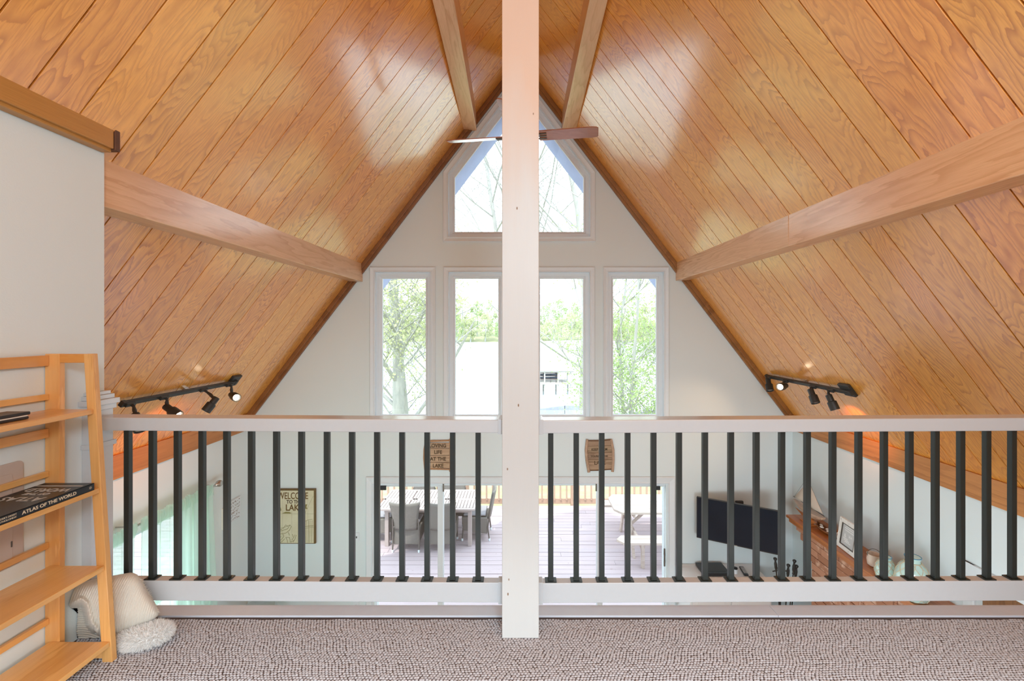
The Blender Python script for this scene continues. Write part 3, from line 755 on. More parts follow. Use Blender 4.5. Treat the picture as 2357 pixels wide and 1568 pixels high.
for k in range(7):
    a = k * 2 * PI / 7; m.add([(ex, 1.676 + .002 * math.cos(a + .5), 3.3105 + .002 * math.sin(a + .5)), (ex, 1.676 + .002 * math.cos(a - .5), 3.3105 + .002 * math.sin(a - .5)), (ex, 1.676 + .0075 * math.cos(a), 3.3105 + .0075 * math.sin(a))], [(0, 1, 2)])
m.build('emblem', gold, root, fix=False)
for s_, yy, sz in (('WORLD', 1.618, .042), ('OF THE', 1.580, .026), ('ATLAS', 1.532, .048)):
    text(s_, sz, silver, root, frame_m((-1.682, yy, zt_ + .0004), (-1, 0, 0), (0, -1, 0)), ext=.0003, offset=.0006)
m = MB(); m.box(-1.772, -1.60, 1.655, 1.662, zt_, zt_ + .0004); m.build('cover_line', silver, root)
root = thing('wallet', (-1.69, 1.44, 3.594), 'small black folded case lying at the edge of the upper bookcase shelf', 'case')
m = MB(); m.box(-1.735, -1.655, 1.32, 1.53, 3.5945, 3.604); m.box(-1.735, -1.655, 1.32, 1.535, 3.608, 3.619); m.box(-1.735, -1.728, 1.32, 1.53, 3.596, 3.617); m.build('cover', M['dark'], root, bevel=.003)
MB().box(-1.73, -1.658, 1.322, 1.528, 3.604, 3.608).build('pages', paper, root)

# electrical panel on the loft wall
def rrect(y0, y1, z0, z1, r, k=5):
    out = []
    for cx_, cz_, a0 in ((y1 - r, z1 - r, 0), (y0 + r, z1 - r, 90), (y0 + r, z0 + r, 180), (y1 - r, z0 + r, 270)):
        for i in range(k + 1): a = R(a0 + 90 * i / k); out.append((cx_ + r * math.cos(a), cz_ + r * math.sin(a)))
    return out
pm = plain('beige_panel_paint', (0.52, 0.44, 0.39), .55, .04, 30)
root = thing('electrical_panel', (WX, 1.47, 3.24), 'beige flush electrical panel cover on the left wall behind the bookcase', 'panel')
MB().prism(rrect(1.26, 1.64, 3.06, 3.425, .016), YZ, WX, WX + .006).build('cover', pm, root, bevel=.001)
dr = MB().prism(rrect(1.30, 1.602, 3.09, 3.388, .008), YZ, WX + .006, WX + .009).build('door', pm, root, bevel=.0008)
MB().box(WX + .009, WX + .0105, 1.596, 1.600, 3.13, 3.15).build('latch', M['bronze'], dr)

# ================================================================== BLANKETS
def blanket():
    # outline in the gable-parallel plane, given in photo pixels at this depth
    Yc = 1.835
    out = [(140, 1478), (142, 1440), (150, 1404), (147, 1376), (168, 1352), (200, 1338), (240, 1330), (282, 1322), (305, 1320), (322, 1332), (338, 1362), (356, 1390), (364, 1412), (352, 1428), (318, 1448), (288, 1466), (262, 1480), (236, 1482), (200, 1482), (170, 1480)]
    pts = [Vector(((x - VX) / F * Yc, CZ - (y - VY) / F * Yc)) for x, y in out]
    c = Vector(((236 - VX) / F * Yc, CZ - (1412 - VY) / F * Yc))
    n = len(pts); NA, NR = 460, 84
    def bnd(t):
        i = int(t * n) % n; f = t * n - int(t * n); p0, p1, p2, p3 = pts[i - 1], pts[i], pts[(i + 1) % n], pts[(i + 2) % n]
        return 0.5 * ((2 * p1) + (-p0 + p2) * f + (2 * p0 - 5 * p1 + 4 * p2 - p3) * f * f + (-p0 + 3 * p1 - 3 * p2 + p3) * f ** 3)
    fold = [((x - VX) / F * Yc, CZ - (y - VY) / F * Yc) for x, y in ((146, 1410), (168, 1396), (186, 1386), (194, 1392), (199, 1412), (206, 1438), (216, 1450))]
    def dist_fold(x, z):
        best = 9; sg = 1
        for (ax, az), (bx, bz) in zip(fold, fold[1:]):
            vx, vz = bx - ax, bz - az; t = max(0, min(1, ((x - ax) * vx + (z - az) * vz) / (vx * vx + vz * vz)))
            d = math.hypot(x - ax - vx * t, z - az - vz * t)
            if d < best: best = d; sg = 1 if (vx * (z - az) - vz * (x - ax)) > 0 else -1
        return best * sg
    m = MB(); rows = []
    for j in range(NR + 1):
        r = j / NR; row = []
        for i in range(NA):
            b = bnd(i / NA); p = c + (b - c) * r
            x, z = p.x, p.y
            th = .085 * (1 - r ** 3.2) ** .5
            th += .012 * math.sin(x * 26 + z * 14) * (1 - r) 
            d = dist_fold(x, z)
            inside = 1 / (1 + math.exp(d / .0022))
            depth_in = .052 * inside * min(1, abs(d) / .02 + .2)
            lip = .020 * math.exp(-((d - .012) / .010) ** 2)
            th += (lip - depth_in) * (1 - r ** 8)
            # ribs
            if inside > .5: s_ = math.sin((z * 1.0 + x * .35 + 3 * (x + 1.72) ** 2) * 2 * PI / .0090)
            else: s_ = math.sin((x * .95 - z * .35 - 1.2 * (z - 2.8) ** 2) * 2 * PI / .0088)
            th += .0021 * s_ * (1 - r ** 10)
            # tear-off hem corner on the right
            yv = 1.858 - th * .85; k_ = yv / Yc; row.append(Vector((max(-1.797, x * k_), yv, CZ + (z - CZ) * k_)))
        row.append(row[0]); rows.append(row)
    m.grid(rows)
    o = m.build('throw_blanket', M['knit'], None, smooth=180, fix=True)
    bm = bmesh.new(); bm.from_mesh(o.data); bmesh.ops.remove_doubles(bm, verts=bm.verts, dist=.0003)
    be = [e for e in bm.edges if e.is_boundary]
    g = bmesh.ops.extrude_edge_only(bm, edges=be); nv = [v for v in g['geom'] if isinstance(v, bmesh.types.BMVert)]
    for v in nv: v.co.y = 1.861
    bmesh.ops.contextual_create(bm, geom=nv)
    for v in [v for v in bm.verts if not v.link_faces]: bm.verts.remove(v)
    bmesh.ops.recalc_face_normals(bm, faces=bm.faces)
    for f in bm.faces: f.smooth = True
    for v in bm.verts: v.co.z = max(v.co.z, ZL + .003)
    bm.to_mesh(o.data); bm.free()
    return o
bl = tag(blanket(), 'cream ribbed knit throw folded on the carpet beside the bookcase leg', 'blanket')
# fringe along the right hem
m = MB()
for k in range(46):
    t_ = k / 45; p = W(322 + 42 * t_, 1332 + 78 * t_, 1.85)
    for q in range(2):
        d = Vector((random.uniform(.004, .012), random.uniform(-.008, .002), random.uniform(-.002, .009)))
        m.tube([p + Vector((-.004, random.uniform(-.01, .01), 0)), p + d], [.0012, .0006], 3)
fr = m.build('fringe', M['knit'], bl); fr['kind'] = 'stuff'
# shaggy white rug roll
root = thing('fluffy_blanket', (-1.52, 1.84, ZL), 'white shaggy fleece bundle poking out from under the cream throw', 'blanket')
cs = W(332, 1446, 1.80)
m = MB(); core = []
def shag_p(a, b):
    return Vector((-1.505 + .105 * math.cos(b) * math.cos(a), 1.815 + .060 * math.cos(b) * math.sin(a), ZL + .034 + .040 * math.sin(b) + .012 * math.cos(a) * math.cos(b)))
rows = [[shag_p(a * 2 * PI / 28, -PI / 2 + b * PI / 12) for a in range(29)] for b in range(13)]
for r_ in rows:
    for p in r_: p.z = max(p.z, ZL + .001)
m.grid(rows); m.build('core', M['shag'], root, smooth=180)
m = MB()
for k in range(5200):
    a = random.uniform(0, 2 * PI); b = math.asin(random.uniform(-.6, 1)); p = shag_p(a, b)
    if p.z < ZL + .003: p.z = ZL + .003
    nrm = Vector((math.cos(b) * math.cos(a), math.cos(b) * math.sin(a) * 1.6, math.sin(b) * 2)).normalized()
    d = (nrm + Vector((random.uniform(-.8, .8), random.uniform(-.8, .8), random.uniform(-.9, .5)))).normalized() * random.uniform(.010, .019)
    s_ = d.cross(Vector((random.random(), random.random(), random.random()))).normalized() * .0013
    s2 = d.cross(s_).normalized() * .0013
    e_ = p + d; e_.z = max(e_.z, ZL + .001)
    m.add([p + s_, p - s_ * .5 + s2, p - s_ * .5 - s2, e_], [(0, 1, 3), (1, 2, 3), (2, 0, 3)])
o = m.build('pile', M['shag'], root, fix=False); o['kind'] = 'stuff'

# ================================================================== TELEVISION, CABINET
TL, TR = W(1603, 1143, 5.10), W(1792, 1178, 4.70)
ux = (TR - TL); ux.z = 0; Wd = ux.length; ux.normalize(); uz = Vector((0, 0, 1)); un = ux.cross(uz)  # towards the room
if un.y > 0: un = -un
org = Vector((TL.x, TL.y, 2.006))
root = thing('television', org + ux * Wd / 2 + Vector((0, 0, -.46)), 'flat black television swung out on a wall arm above the white cabinet', 'television')
tm = Matrix((ux, un, uz)).transposed().to_4x4(); tm.translation = org + ux * Wd / 2 + Vector((0, 0, -.23))
m = MB(); m.cbox((0, -.020, 0), (Wd, .034, .458), tm); m.cbox((0, -.045, -.03), (Wd * .6, .03, .25), tm); m.build('casing', M['dark'], root, bevel=.004)
MB().cbox((0, -.001, .004), (Wd - .018, .004, .438), tm).build('screen', M['screen'], root, bevel=.0005)
m = MB(); cback = tm @ Vector((0, -.06, 0)); wallp = Vector((2.50, D - .02, 1.80))
m.tube([cback, Vector((2.30, 5.08, 1.79)), wallp], .016, 8); m.build('arm', M['blackm'], root, smooth=40)
MB().cbox((2.50, D - .018, 1.80), (.09, .034, .235)).build('wall_bracket', M['blackm'], root, bevel=.01)
m = MB(); m.cbox((0, .0015, -.222), (.03, .003, .006), tm); m.build('badge', M['chrome'], root)

cabm = plain('white_cabinet_paint', (.76, .77, .77), .4, .02, 10)
root = thing('cabinet', (2.21, 5.0, 0), 'white panelled cabinet against the far wall under the television', 'cabinet')
MB().box(1.76, 2.665, 4.785, D - .002, 1.165, 1.19).build('top', cabm, root, bevel=.012)
MB().box(1.785, 2.645, 4.81, D - .004, 0.05, 1.165).build('body', cabm, root, bevel=.003)
MB().box(1.80, 2.63, 4.83, D - .01, 0, .05).build('plinth', cabm, root)
for i in range(2):
    a = 1.80 + i * .42; dd = MB(); dd.box(a, a + .405, 4.792, 4.81, .08, 1.14)
    o = dd.build('door', cabm, root, bevel=.003)
    MB().box(a + .06, a + .345, 4.786, 4.793, .15, 1.07).build('raised_panel', cabm, o, bevel=.004)
    MB().lathe([(.004, 0), (.012, .01), (.012, .018), (.004, .022)], (a + (.38 if i == 0 else .025), 4.792, .75), 12, (0, -1, 0)).build('knob', M['bronze'], o, smooth=40)
root = thing('media_player', (2.13, 5.06, 1.19), 'flat black media box lying on top of the white cabinet', 'electronics')
MB().box(1.985, 2.28, 4.95, 5.19, 1.195, 1.226).build('case', M['dark'], root, bevel=.004)
MB().box(2.02, 2.24, 4.99, 5.15, 1.226, 1.2275).build('top_panel', M['blackm'], root)
m = MB()
for x_ in (2.01, 2.255):
    for y_ in (4.97, 5.17): m.lathe([(.01, 0), (.01, .006)], (x_, y_, 1.19), 10)
m.build('foot', M['dark'], root)
root = thing('remote_control', (2.47, 5.05, 1.19), 'black remote control with pale buttons lying on the white cabinet', 'remote')
rm = Matrix.Translation((2.47, 5.05, 1.19)) @ Matrix.Rotation(R(-9), 4, 'Z')
MB().box(-.024, .024, -.09, .09, .0005, .018, rm).build('case', M['dark'], root, bevel=.005)
m = MB()
for i in range(3):
    for j in range(6): m.box(-.016 + i * .0125, -.007 + i * .0125, -.06 + j * .023, -.047 + j * .023, .018, .0205, rm)
m.build('button', plain('pale_buttons', (.6, .6, .6), .5), root)
root = thing('tumbler', (2.36, 5.02, 1.19), 'small white tumbler with a black lid on the white cabinet', 'cup')
MB().lathe([(.018, 0), (.022, .004), (.024, .05)], (2.36, 5.02, 1.1905), 20).build('body', M['white'], root, smooth=40)
MB().lathe([(.025, 0), (.025, .014), (.018, .018)], (2.36, 5.02, 1.2405), 20).build('lid', M['dark'], root, smooth=40)

# ================================================================== FIREPLACE
root = thing('fireplace', (3.0, 4.0, 0), 'red brick fireplace with a long wooden mantel on the right wall', 'fireplace')
X0b, Ya, Yb_, Zt = 2.92, 3.44, 4.577, 1.845
MB().box(X0b + .012, XR - .001, Ya + .012, Yb_ - .012, .0, Zt).build('mortar_core', M['brickgap'], root)
rows_n = 25; bh, gap = .0655, .010; bl_ = .205
z_ = Zt
brick_mesh = {}
def brick(x0, x1, y0, y1, z0, z1):
    key = (round(x1 - x0, 3), round(y1 - y0, 3), round(z1 - z0, 3))
    if key not in brick_mesh:
        m = MB(); m.box(-(x1 - x0) / 2, (x1 - x0) / 2, -(y1 - y0) / 2, (y1 - y0) / 2, -(z1 - z0) / 2, (z1 - z0) / 2)
        o = m.build('brick', M['brick'], root, local=True); brick_mesh[key] = o.data
        bv = o.modifiers.new('bevel', 'BEVEL'); bv.width = .003; bv.segments = 1
    else:
        o = bpy.data.objects.new('brick', brick_mesh[key]); COL.objects.link(o); o.parent = root
    o.location = Vector(((x0 + x1) / 2, (y0 + y1) / 2, (z0 + z1) / 2)) - root.location
    return o
for r_ in range(rows_n):
    z1_ = Zt - r_ * (bh + gap); z0_ = z1_ - bh
    if z0_ < .02: break
    corb = [(.075, .20), (.055, .145), (.035, .095), (.018, .045)][r_] if r_ < 4 else (0, 0)
    ye = Yb_ + corb[1]; xf = X0b - corb[0]; xf = X0b - corb[0] * .45
    y_ = ye - (0 if r_ % 2 == 0 else bl_ / 2 + gap)
    if r_ % 2: brick(xf, XR - .02 if corb[1] else xf + .09, y_ + gap, ye, z0_, z1_)
    while y_ > Ya + .02:
        ylo = max(Ya, y_ - bl_)
        if r_ in (7, 8, 9, 10, 11, 12, 13, 14, 15, 16, 17, 18, 19, 20) and ylo < 4.30 and y_ > 3.66:
            pass
        deep = corb[1] and y_ > Yb_ - .01
        if y_ - ylo > .03: brick(xf, (XR - .02 if deep else xf + .09), ylo, y_, z0_, z1_)
        y_ = ylo - gap
    # near return of the chimney breast
    brick(xf + .10, XR - .003, Ya, Ya + .09, z0_, z1_)
root_f = root
mb = MB(); mb.box(2.82, XR - .002, 3.15, 4.85, 1.886, 1.911); mb.box(2.84, XR - .002, 3.17, 4.83, 1.845, 1.886); mb.build('mantel_shelf', M['mantel'], root, bevel=.004)
MB().box(2.30, XR - .002, 3.2, D - .01, 0, .45).build('hearth', plain('hearth_brick', srgb(180, 120, 90), .85, .15, 12), root, bevel=.006)

# tool set
root = thing('fire_tool_set', (2.72, 4.78, .45), 'black iron fireplace tools on a stand in the corner beside the brick', 'fire tools')
tx, ty = 2.72, 4.78
MB().lathe([(.11, 0), (.11, .012), (.03, .03), (.012, .04)], (tx, ty, .451), 20).build('base', M['blackm'], root, smooth=40)
MB().tube([(tx, ty, .48), (tx, ty, 1.36)], .008, 8).build('pole', M['blackm'], root, smooth=40)
m = MB(); m.tube([(tx - .08, ty, 1.34), (tx, ty, 1.36), (tx + .08, ty, 1.34)], .006, 6); m.tube([(tx, ty - .08, 1.34), (tx, ty, 1.36), (tx, ty + .08, 1.34)], .006, 6)
m.lathe([(.006, 0), (.018, .02), (.020, .035), (.006, .055)], (tx, ty, 1.36), 12); m.build('hanger', M['blackm'], root, smooth=40)
for k, (hx, hz) in enumerate(((1784, 1283), (1815, 1298), (1829, 1288), (1834, 1300))):
    yy = ty + (-.03 + .02 * k); top = W(hx, hz, yy); bx = tx + (-.075, .03, .075, .10)[k]
    bot = Vector((bx, yy, .62))
    if k == 0: bot = Vector((top.x + .075, yy, .62))
    d = (bot - top).normalized()
    m = MB(); m.lathe([(.003, 0), (.017, .008), (.019, .02), (.010, .034), (.009, .045), (.015, .07), (.014, .11), (.007, .14), (.012, .15), (.006, .16), (.0055, (bot - top).length)], top, 12, d)
    kind_ = ('poker', 'shovel', 'brush', 'tongs')[k]
    if kind_ == 'shovel': m.cbox(bot, (.10, .01, .13))
    if kind_ == 'brush': m.lathe([(.01, 0), (.035, .02), (.04, .12)], bot, 10, (0, 0, -1))
    if kind_ == 'poker': m.tube([bot, bot + Vector((.0, 0, -.04)), bot + Vector((.04, 0, -.02))], .006, 6)
    if kind_ == 'tongs': m.tube([bot + Vector((0, 0, .2)), bot + Vector((.03, 0, .05)), bot + Vector((.01, 0, -.05))], .005, 6)
    m.build(kind_, M['blackm'], root, smooth=40)

# ================================================================== THINGS ON THE MANTEL
ZM = 1.9112
hull_m = wood('boat_hull_wood', srgb(220, 188, 162), srgb(84, 50, 34), .3, us=.5, vs=26, rings=4, along='y', coat=.5)
sailm = plain('tan_sailcloth', (.62, .54, .46), .9, .04, 30)
root = thing('model_sailboat', (2.93, 4.64, ZM), 'wooden model sailboat on a stand at the far end of the mantel', 'model boat')
bx, b0, b1 = 2.93, 4.88, 4.42
secs = []
for i in range(13):
    t_ = i / 12; yy = b0 + (b1 - b0) * t_
    w_ = .045 * (math.sin(PI * min(1, t_ * .82 + .03)) ** .7); dpt = .075 * math.sin(PI * (t_ * .86 + .07)) ** .8 * 1.0
    zt_ = ZM + .135 + .022 * (1 - 2.2 * t_ + 1.5 * t_ * t_)
    w_ = max(w_, .003)
    secs.append([Vector((bx + w_ * math.cos(a), yy + (.03 * math.sin(a) if i == 0 else 0), zt_ - dpt * math.sin(a) ** .8)) for a in [PI * k / 8 for k in range(9)]])
m = MB(); m.grid(secs); m.grid([[s_[0], s_[-1]] for s_ in secs]); m.add(secs[-1], [tuple(range(9))]); m.build('hull', hull_m, root, smooth=50)
MB().prism([(4.86, ZM + .07), (4.50, ZM + .055), (4.56, ZM + .035), (4.74, ZM + .035)], YZ, bx - .004, bx + .004).build('keel', M['mantel'], root)
m = MB(); m.box(bx - .035, bx + .035, 4.55, 4.73, ZM, ZM + .012); m.box(bx - .02, bx + .02, 4.585, 4.60, ZM + .012, ZM + .07); m.box(bx - .02, bx + .02, 4.68, 4.695, ZM + .012, ZM + .07); m.build('stand', M['mantel'], root, bevel=.002)
MB().tube([(bx, 4.66, ZM + .10), (bx, 4.66, ZM + .46)], [.005, .003], 8).build('mast', M['mantel'], root, smooth=40)
m = MB(); m.tube([(bx, 4.67, ZM + .175), (bx, 4.40, ZM + .165)], .0035, 6); m.tube([(bx, 4.70, ZM + .17), (bx, 4.90, ZM + .175)], .003, 6); m.build('boom', M['dark'], root, smooth=40)
def sail(p0, p1, p2, bulge):
    rows = []
    for i in range(9):
        t_ = i / 8; a = Vector(p0).lerp(Vector(p1), t_); b = Vector(p2)
        rows.append([a.lerp(b, j / 8) + Vector((-bulge * math.sin(PI * t_) * (1 - j / 8) * math.sin(PI * min(1, j / 8 + .3)), 0, 0)) for j in range(9)])
    m = MB(); m.grid(rows); o = m.build('sail', sailm, root, smooth=180, fix=False); s_ = o.modifiers.new('s', 'SOLIDIFY'); s_.thickness = .001
sail((bx, 4.65, ZM + .19), (bx, 4.42, ZM + .18), (bx, 4.655, ZM + .44), .03)
sail((bx, 4.68, ZM + .185), (bx, 4.88, ZM + .18), (bx, 4.665, ZM + .40), .03)
MB().tube([(bx, 4.895, ZM + .165), (bx, 4.662, ZM + .455)], .0012, 4).build('stay', M['bronze'], root)
MB().tube([(bx, 4.405, ZM + .165), (bx, 4.662, ZM + .455)], .0012, 4).build('stay', M['bronze'], root)

root = thing('shell_tray', (2.955, 4.40, ZM), 'long boat-shaped wooden tray of shells on the mantel beside the model sailboat', 'tray')
secs = []
for i in range(11):
    t_ = i / 10; yy = 4.56 - .32 * t_; w_ = max(.004, .042 * math.sin(PI * (.04 + .92 * t_)) ** .6); zz = ZM + .034 + .02 * (2 * t_ - 1) ** 2
    secs.append([Vector((2.955 + w_ * math.cos(a), yy, zz - .033 * math.sin(a))) for a in [PI * k / 8 for k in range(9)]])
m = MB(); m.grid(secs); o = m.build('tray_body', wood('tray_wood', srgb(150, 96, 48), srgb(90, 54, 22), .4, along='y'), root, smooth=60, fix=False); s_ = o.modifiers.new('s', 'SOLIDIFY'); s_.thickness = .005; s_.offset = 0
shellm = plain('white_shell', (.80, .74, .68), .5, .15, 80)
shell0 = None
for k in range(6):
    m = MB(); loc = Vector((2.955 + .012 * (-1) ** k, 4.50 - .045 * k, ZM + .036))
    if shell0 is None:
        rows = [[Vector((.014 * math.cos(a) * math.sin(b) * (1 + .08 * math.sin(8 * a)), .019 * math.sin(a) * math.sin(b), .010 * math.cos(b))) for a in [2 * PI * i / 16 for i in range(17)]] for b in [PI * j / 8 for j in range(9)]]
        m.grid(rows); shell0 = m.build('seashell', shellm, None, smooth=60); o = shell0
    else:
        o = shell0.copy(); COL.objects.link(o)
    o.location = loc; o.rotation_euler = (.2, .1 * k, k * 1.1)
    tag(o, ('pale seashell at the far end of the long wooden tray on the mantel', 'second pale seashell from the far end of the wooden tray', 'third pale seashell from the far end of the wooden tray', 'third pale seashell from the near end of the wooden tray', 'second pale seashell from the near end of the wooden tray', 'pale seashell at the near end of the long wooden tray on the mantel')[k], 'shell', 'shells in the wooden tray')
root = thing('pitcher', (2.95, 4.205, ZM), 'small pinkish cream pottery jug between the shell tray and the framed sign', 'jug')
pm2 = plain('cream_pottery', (.72, .60, .50), .45, .12, 14)
MB().lathe([(.02, 0), (.034, .015), (.040, .045), (.030, .08), (.024, .095), (.030, .112), (.027, .110), (.020, .09)], (2.965, 4.205, ZM), 24).build('body', pm2, root, smooth=60)
MB().tube([(2.935, 4.205, ZM + .10), (2.913, 4.205, ZM + .09), (2.913, 4.205, ZM + .055), (2.932, 4.205, ZM + .04)], .005, 8).build('handle', pm2, root, smooth=60)

# framed quote leaning on the wall
A, B = Vector((2.905, 4.165, ZM + .001)), Vector((2.885, 3.905, ZM + .001))
up = Vector((.15, 0, 1)).normalized(); uxf = (B - A).normalized(); nf = uxf.cross(up)
if nf.x > 0: nf = -nf
fm = Matrix((uxf, up, -nf)).transposed().to_4x4(); fm.translation = A
root = thing('framed_sign', (2.90, 4.03, ZM), 'distressed white frame with a grey quote leaning against the wall on the mantel', 'picture frame')
Wf, Hf = .26, .262
distm = NT('distressed_white'); n_ = distm.noise(distm.obj(), 60, 4, .7); distm.bsdf(distm.mix(distm.ramp(n_, [(.62, 0.0), (.68, 1.0)]), (.80, .80, .77), (.20, .18, .15)), .6)
m = MB(); holed(m, [(0, 0), (Wf, 0), (Wf, Hf), (0, Hf)], [inset([(0, 0), (Wf, 0), (Wf, Hf), (0, Hf)], .038)], lambda u, v, w: fm @ Vector((u, v, w)), -.02, 0.0); m.build('frame', distm.m, root, fix=False, bevel=.002)
m = MB(); holed(m, inset([(0, 0), (Wf, 0), (Wf, Hf), (0, Hf)], .036), [inset([(0, 0), (Wf, 0), (Wf, Hf), (0, Hf)], .041)], lambda u, v, w: fm @ Vector((u, v, w)), -.0215, -.01); m.build('inner_line', M['bronze'], root, fix=False)
m = MB(); m.prism(inset([(0, 0), (Wf, 0), (Wf, Hf), (0, Hf)], .038), lambda u, v, w: fm @ Vector((u, v, w)), -.012, -.004); m.build('print', plain('grey_print_paper', (.55, .57, .58), .8), root)
wt = plain('white_print', (.85, .85, .85), .8)
for s_, u, v, sz in (('SEA', .155, .135, .030), ('&', .085, .125, .045)):
    tmx = frame_m(fm @ Vector((u, v, -.0125)), uxf, up)
    if tmx.col[2].to_3d().dot(nf) < 0: tmx = frame_m(fm @ Vector((u, v, -.0125)), uxf, up)
    text(s_, sz, wt, root, tmx, ext=.0004)
m = MB()      # the rest of the quote is too small to read: thin rows of marks
for v, segs_ in ((.205, (.08, .18)), (.188, (.07, .19)), (.170, (.075, .185)), (.098, (.065, .125)), (.085, (.075, .15)), (.072, (.09, .17))):
    u = segs_[0]
    while u < segs_[1]:
        w_ = random.uniform(.004, .008); m.prism([(u, v), (u + w_, v), (u + w_, v + .008), (u, v + .008)], lambda a, b, c: fm @ Vector((a, b, c)), -.0128, -.012); u += w_ + .003
m.build('small_print', wt, root)

root = thing('candle_pot', (2.95, 3.80, ZM), 'cream pottery pot with a wire handle on the mantel', 'pot')
MB().lathe([(.035, 0), (.050, .012), (.055, .05), (.050, .085), (.054, .10), (.049, .10), (.044, .085), (.046, .05), (.001, .03)], (2.95, 3.80, ZM), 28).build('body', pm2, root, smooth=60)
MB().tube([(2.95 + .058 * math.cos(a), 3.80 + .02 * math.sin(a) , ZM + .088 + .045 * math.sin(a)) for a in [PI * k / 12 for k in range(13)]], .0022, 6).build('handle', M['bronze'], root, smooth=60)
glass_a = NT('aqua_glass'); b_ = glass_a.bsdf((0.55, 0.78, 0.74), .08, None, Coat_Weight=.5); glass_a = glass_a.m
glass_b = plain('blue_glass', (.08, .30, .48), .1)
ropem = plain('jute_rope', (.62, .56, .42), .9, .15, 200)
def net_vase(name, x, y, r, h, neck, label, handles):
    root = thing(name, (x, y, ZM), label, 'vase')
    prof = [(r * .55, 0), (r * .80, h * .06), (r, h * .36), (r * .93, h * .58), (r * .68, h * .78), (neck, h * .86), (neck * .95, h * .92), (neck * 1.12, h)]
    MB().lathe([(a, b) for a, b in prof], (x, y, ZM), 32).build('glass_body', glass_a, root, smooth=60)
    MB().lathe([(neck * 1.13, 0), (neck * 1.13, .004), (neck * 1.0, .004), (neck * .85, -h * .05)][::1], (x, y, ZM + h - .002), 28).build('rim', glass_b, root, smooth=60)
    def rad(z):
        for (r0, z0), (r1, z1) in zip(prof, prof[1:]):
            if z0 <= z <= z1: return r0 + (r1 - r0) * (z - z0) / (z1 - z0 + 1e-9)
        return prof[-1][0]
    m = MB(); K = 9
    for k in range(K):
        for s_ in (-1, 1):
            m.tube([(x + (rad(z) + .002) * math.cos(2 * PI * k / K + s_ * z / h * 2.6), y + (rad(z) + .002) * math.sin(2 * PI * k / K + s_ * z / h * 2.6), ZM + max(z, .003)) for z in [h * .86 * i / 14 for i in range(15)]], .0023, 5, cap=False)
    m.tube([(x + (neck + .003) * math.cos(a), y + (neck + .003) * math.sin(a), ZM + h * .87) for a in [2 * PI * k / 20 for k in range(21)]], .004, 6, cap=False)
    m.build('rope_net', ropem, root, smooth=60)
    if handles:
        for a0 in (3.9, -.5):
            c_, s_ = math.cos(a0), math.sin(a0)
            m = MB(); m.tube([(x + c_ * (neck + (r * 1.14 - neck) * math.sin(PI * t_ * .62)), y + s_ * (neck + (r * 1.14 - neck) * math.sin(PI * t_ * .62)), ZM + h * .88 - h * .75 * t_) for t_ in [i / 14 for i in range(15)]], .0065, 7); m.build('rope_handle', ropem, root, smooth=60)
net_vase('net_jar', 2.875, 3.585, .074, .185, .034, 'small glass jar wrapped in rope netting on the mantel beside the large blue vase', False)
net_vase('net_vase', 2.875, 3.34, .112, .31, .046, 'large pale blue glass vase in rope netting with rope handles on the mantel', True)

# ================================================================== LEFT WALL THINGS
rod = thing('curtain_rod', (-3.05, 3.55, 2.33), 'thin metal curtain rod with a round finial on the left wall', 'curtain rod')
MB().tube([(-3.05, 2.50, 2.33), (-3.05, 4.53, 2.33)], .009, 10).build('rod', M['chrome'], rod, smooth=40)
for y_, s_ in ((4.53, 1), (2.50, -1)):
    MB().lathe([(.009, 0), (.016, .008), (.009, .02), (.024, .035), (.034, .058), (.030, .080), (.012, .094)], (-3.05, y_, 2.33), 18, (0, s_, 0)).build('finial', M['chrome'], rod, smooth=50)
for y_ in (4.47, 3.53, 2.56):
    m = MB(); m.tube([(-3.05, y_, 2.345), (-3.08, y_, 2.355), (-3.148, y_, 2.35)], .006, 6); m.build('bracket', M['chrome'], rod, smooth=40)
def curtain(ya, yb, label, seed, flare):
    rg = random.Random(seed); NU, NVv = 150, 40; rows = []
    ph = [rg.uniform(0, 6) for _ in range(5)]
    for j in range(NVv + 1):
        v = j / NVv; z = 2.372 - v * 2.34; row = []
        for i in range(NU + 1):
            u = i / NU; yy = ya + (yb - ya) * u + flare * v * (u ** 3)
            g = .022 * math.sin(u * 2 * PI * 9 + ph[0] + .5 * v) + .014 * math.sin(u * 2 * PI * 4.3 + ph[1] + v) + .006 * math.sin(u * 2 * PI * 23 + ph[2])
            if v < .03: g = .012 + .006 * math.sin(u * 2 * PI * 30 + ph[3]) + .004 * math.sin(u * 2 * PI * 53)
            zz = z + (.006 * math.sin(u * 2 * PI * 31 + ph[4]) + .008 * math.sin(u * 2 * PI * 7) if j == 0 else 0)
            row.append(Vector((-3.036 + g * (.55 + .45 * v), yy, max(zz, .02))))
        rows.append(row)
    o = MB().grid(rows).build('sheer_curtain', M['sheer'], None, smooth=180, fix=False)
    tag(o, label, 'curtain')
    mb_ = MB(); mb_.grid([[Vector((p.x + .010 * k, p.y, p.z + (.004 if k else 0))) for p in rows[r_]] for r_, k in ((0, 1), (1, 1.4), (2, .8))])
    mb_.build('header_ruffle', M['sheer'], o, smooth=180, fix=False, local=True)
curtain(3.62, 4.46, 'mint green sheer curtain panel nearest the far corner on the left window', 3, .12)
curtain(2.58, 3.58, 'mint green sheer curtain panel nearer the loft on the left window', 5, 0)
root = thing('thermostat', (XL, 4.80, 1.89), 'cream wall-mounted box between the curtain and the script plaque on the left wall', 'thermostat')
MB().box(XL, XL + .045, 4.775, 4.845, 1.775, 2.0).build('casing', plain('cream_plastic', (.78, .77, .68), .5), root, bevel=.005)
MB().box(XL + .045, XL + .047, 4.785, 4.835, 1.93, 1.98).build('cover_plate', plain('cream_plastic_face', (.70, .69, .62), .4), root)
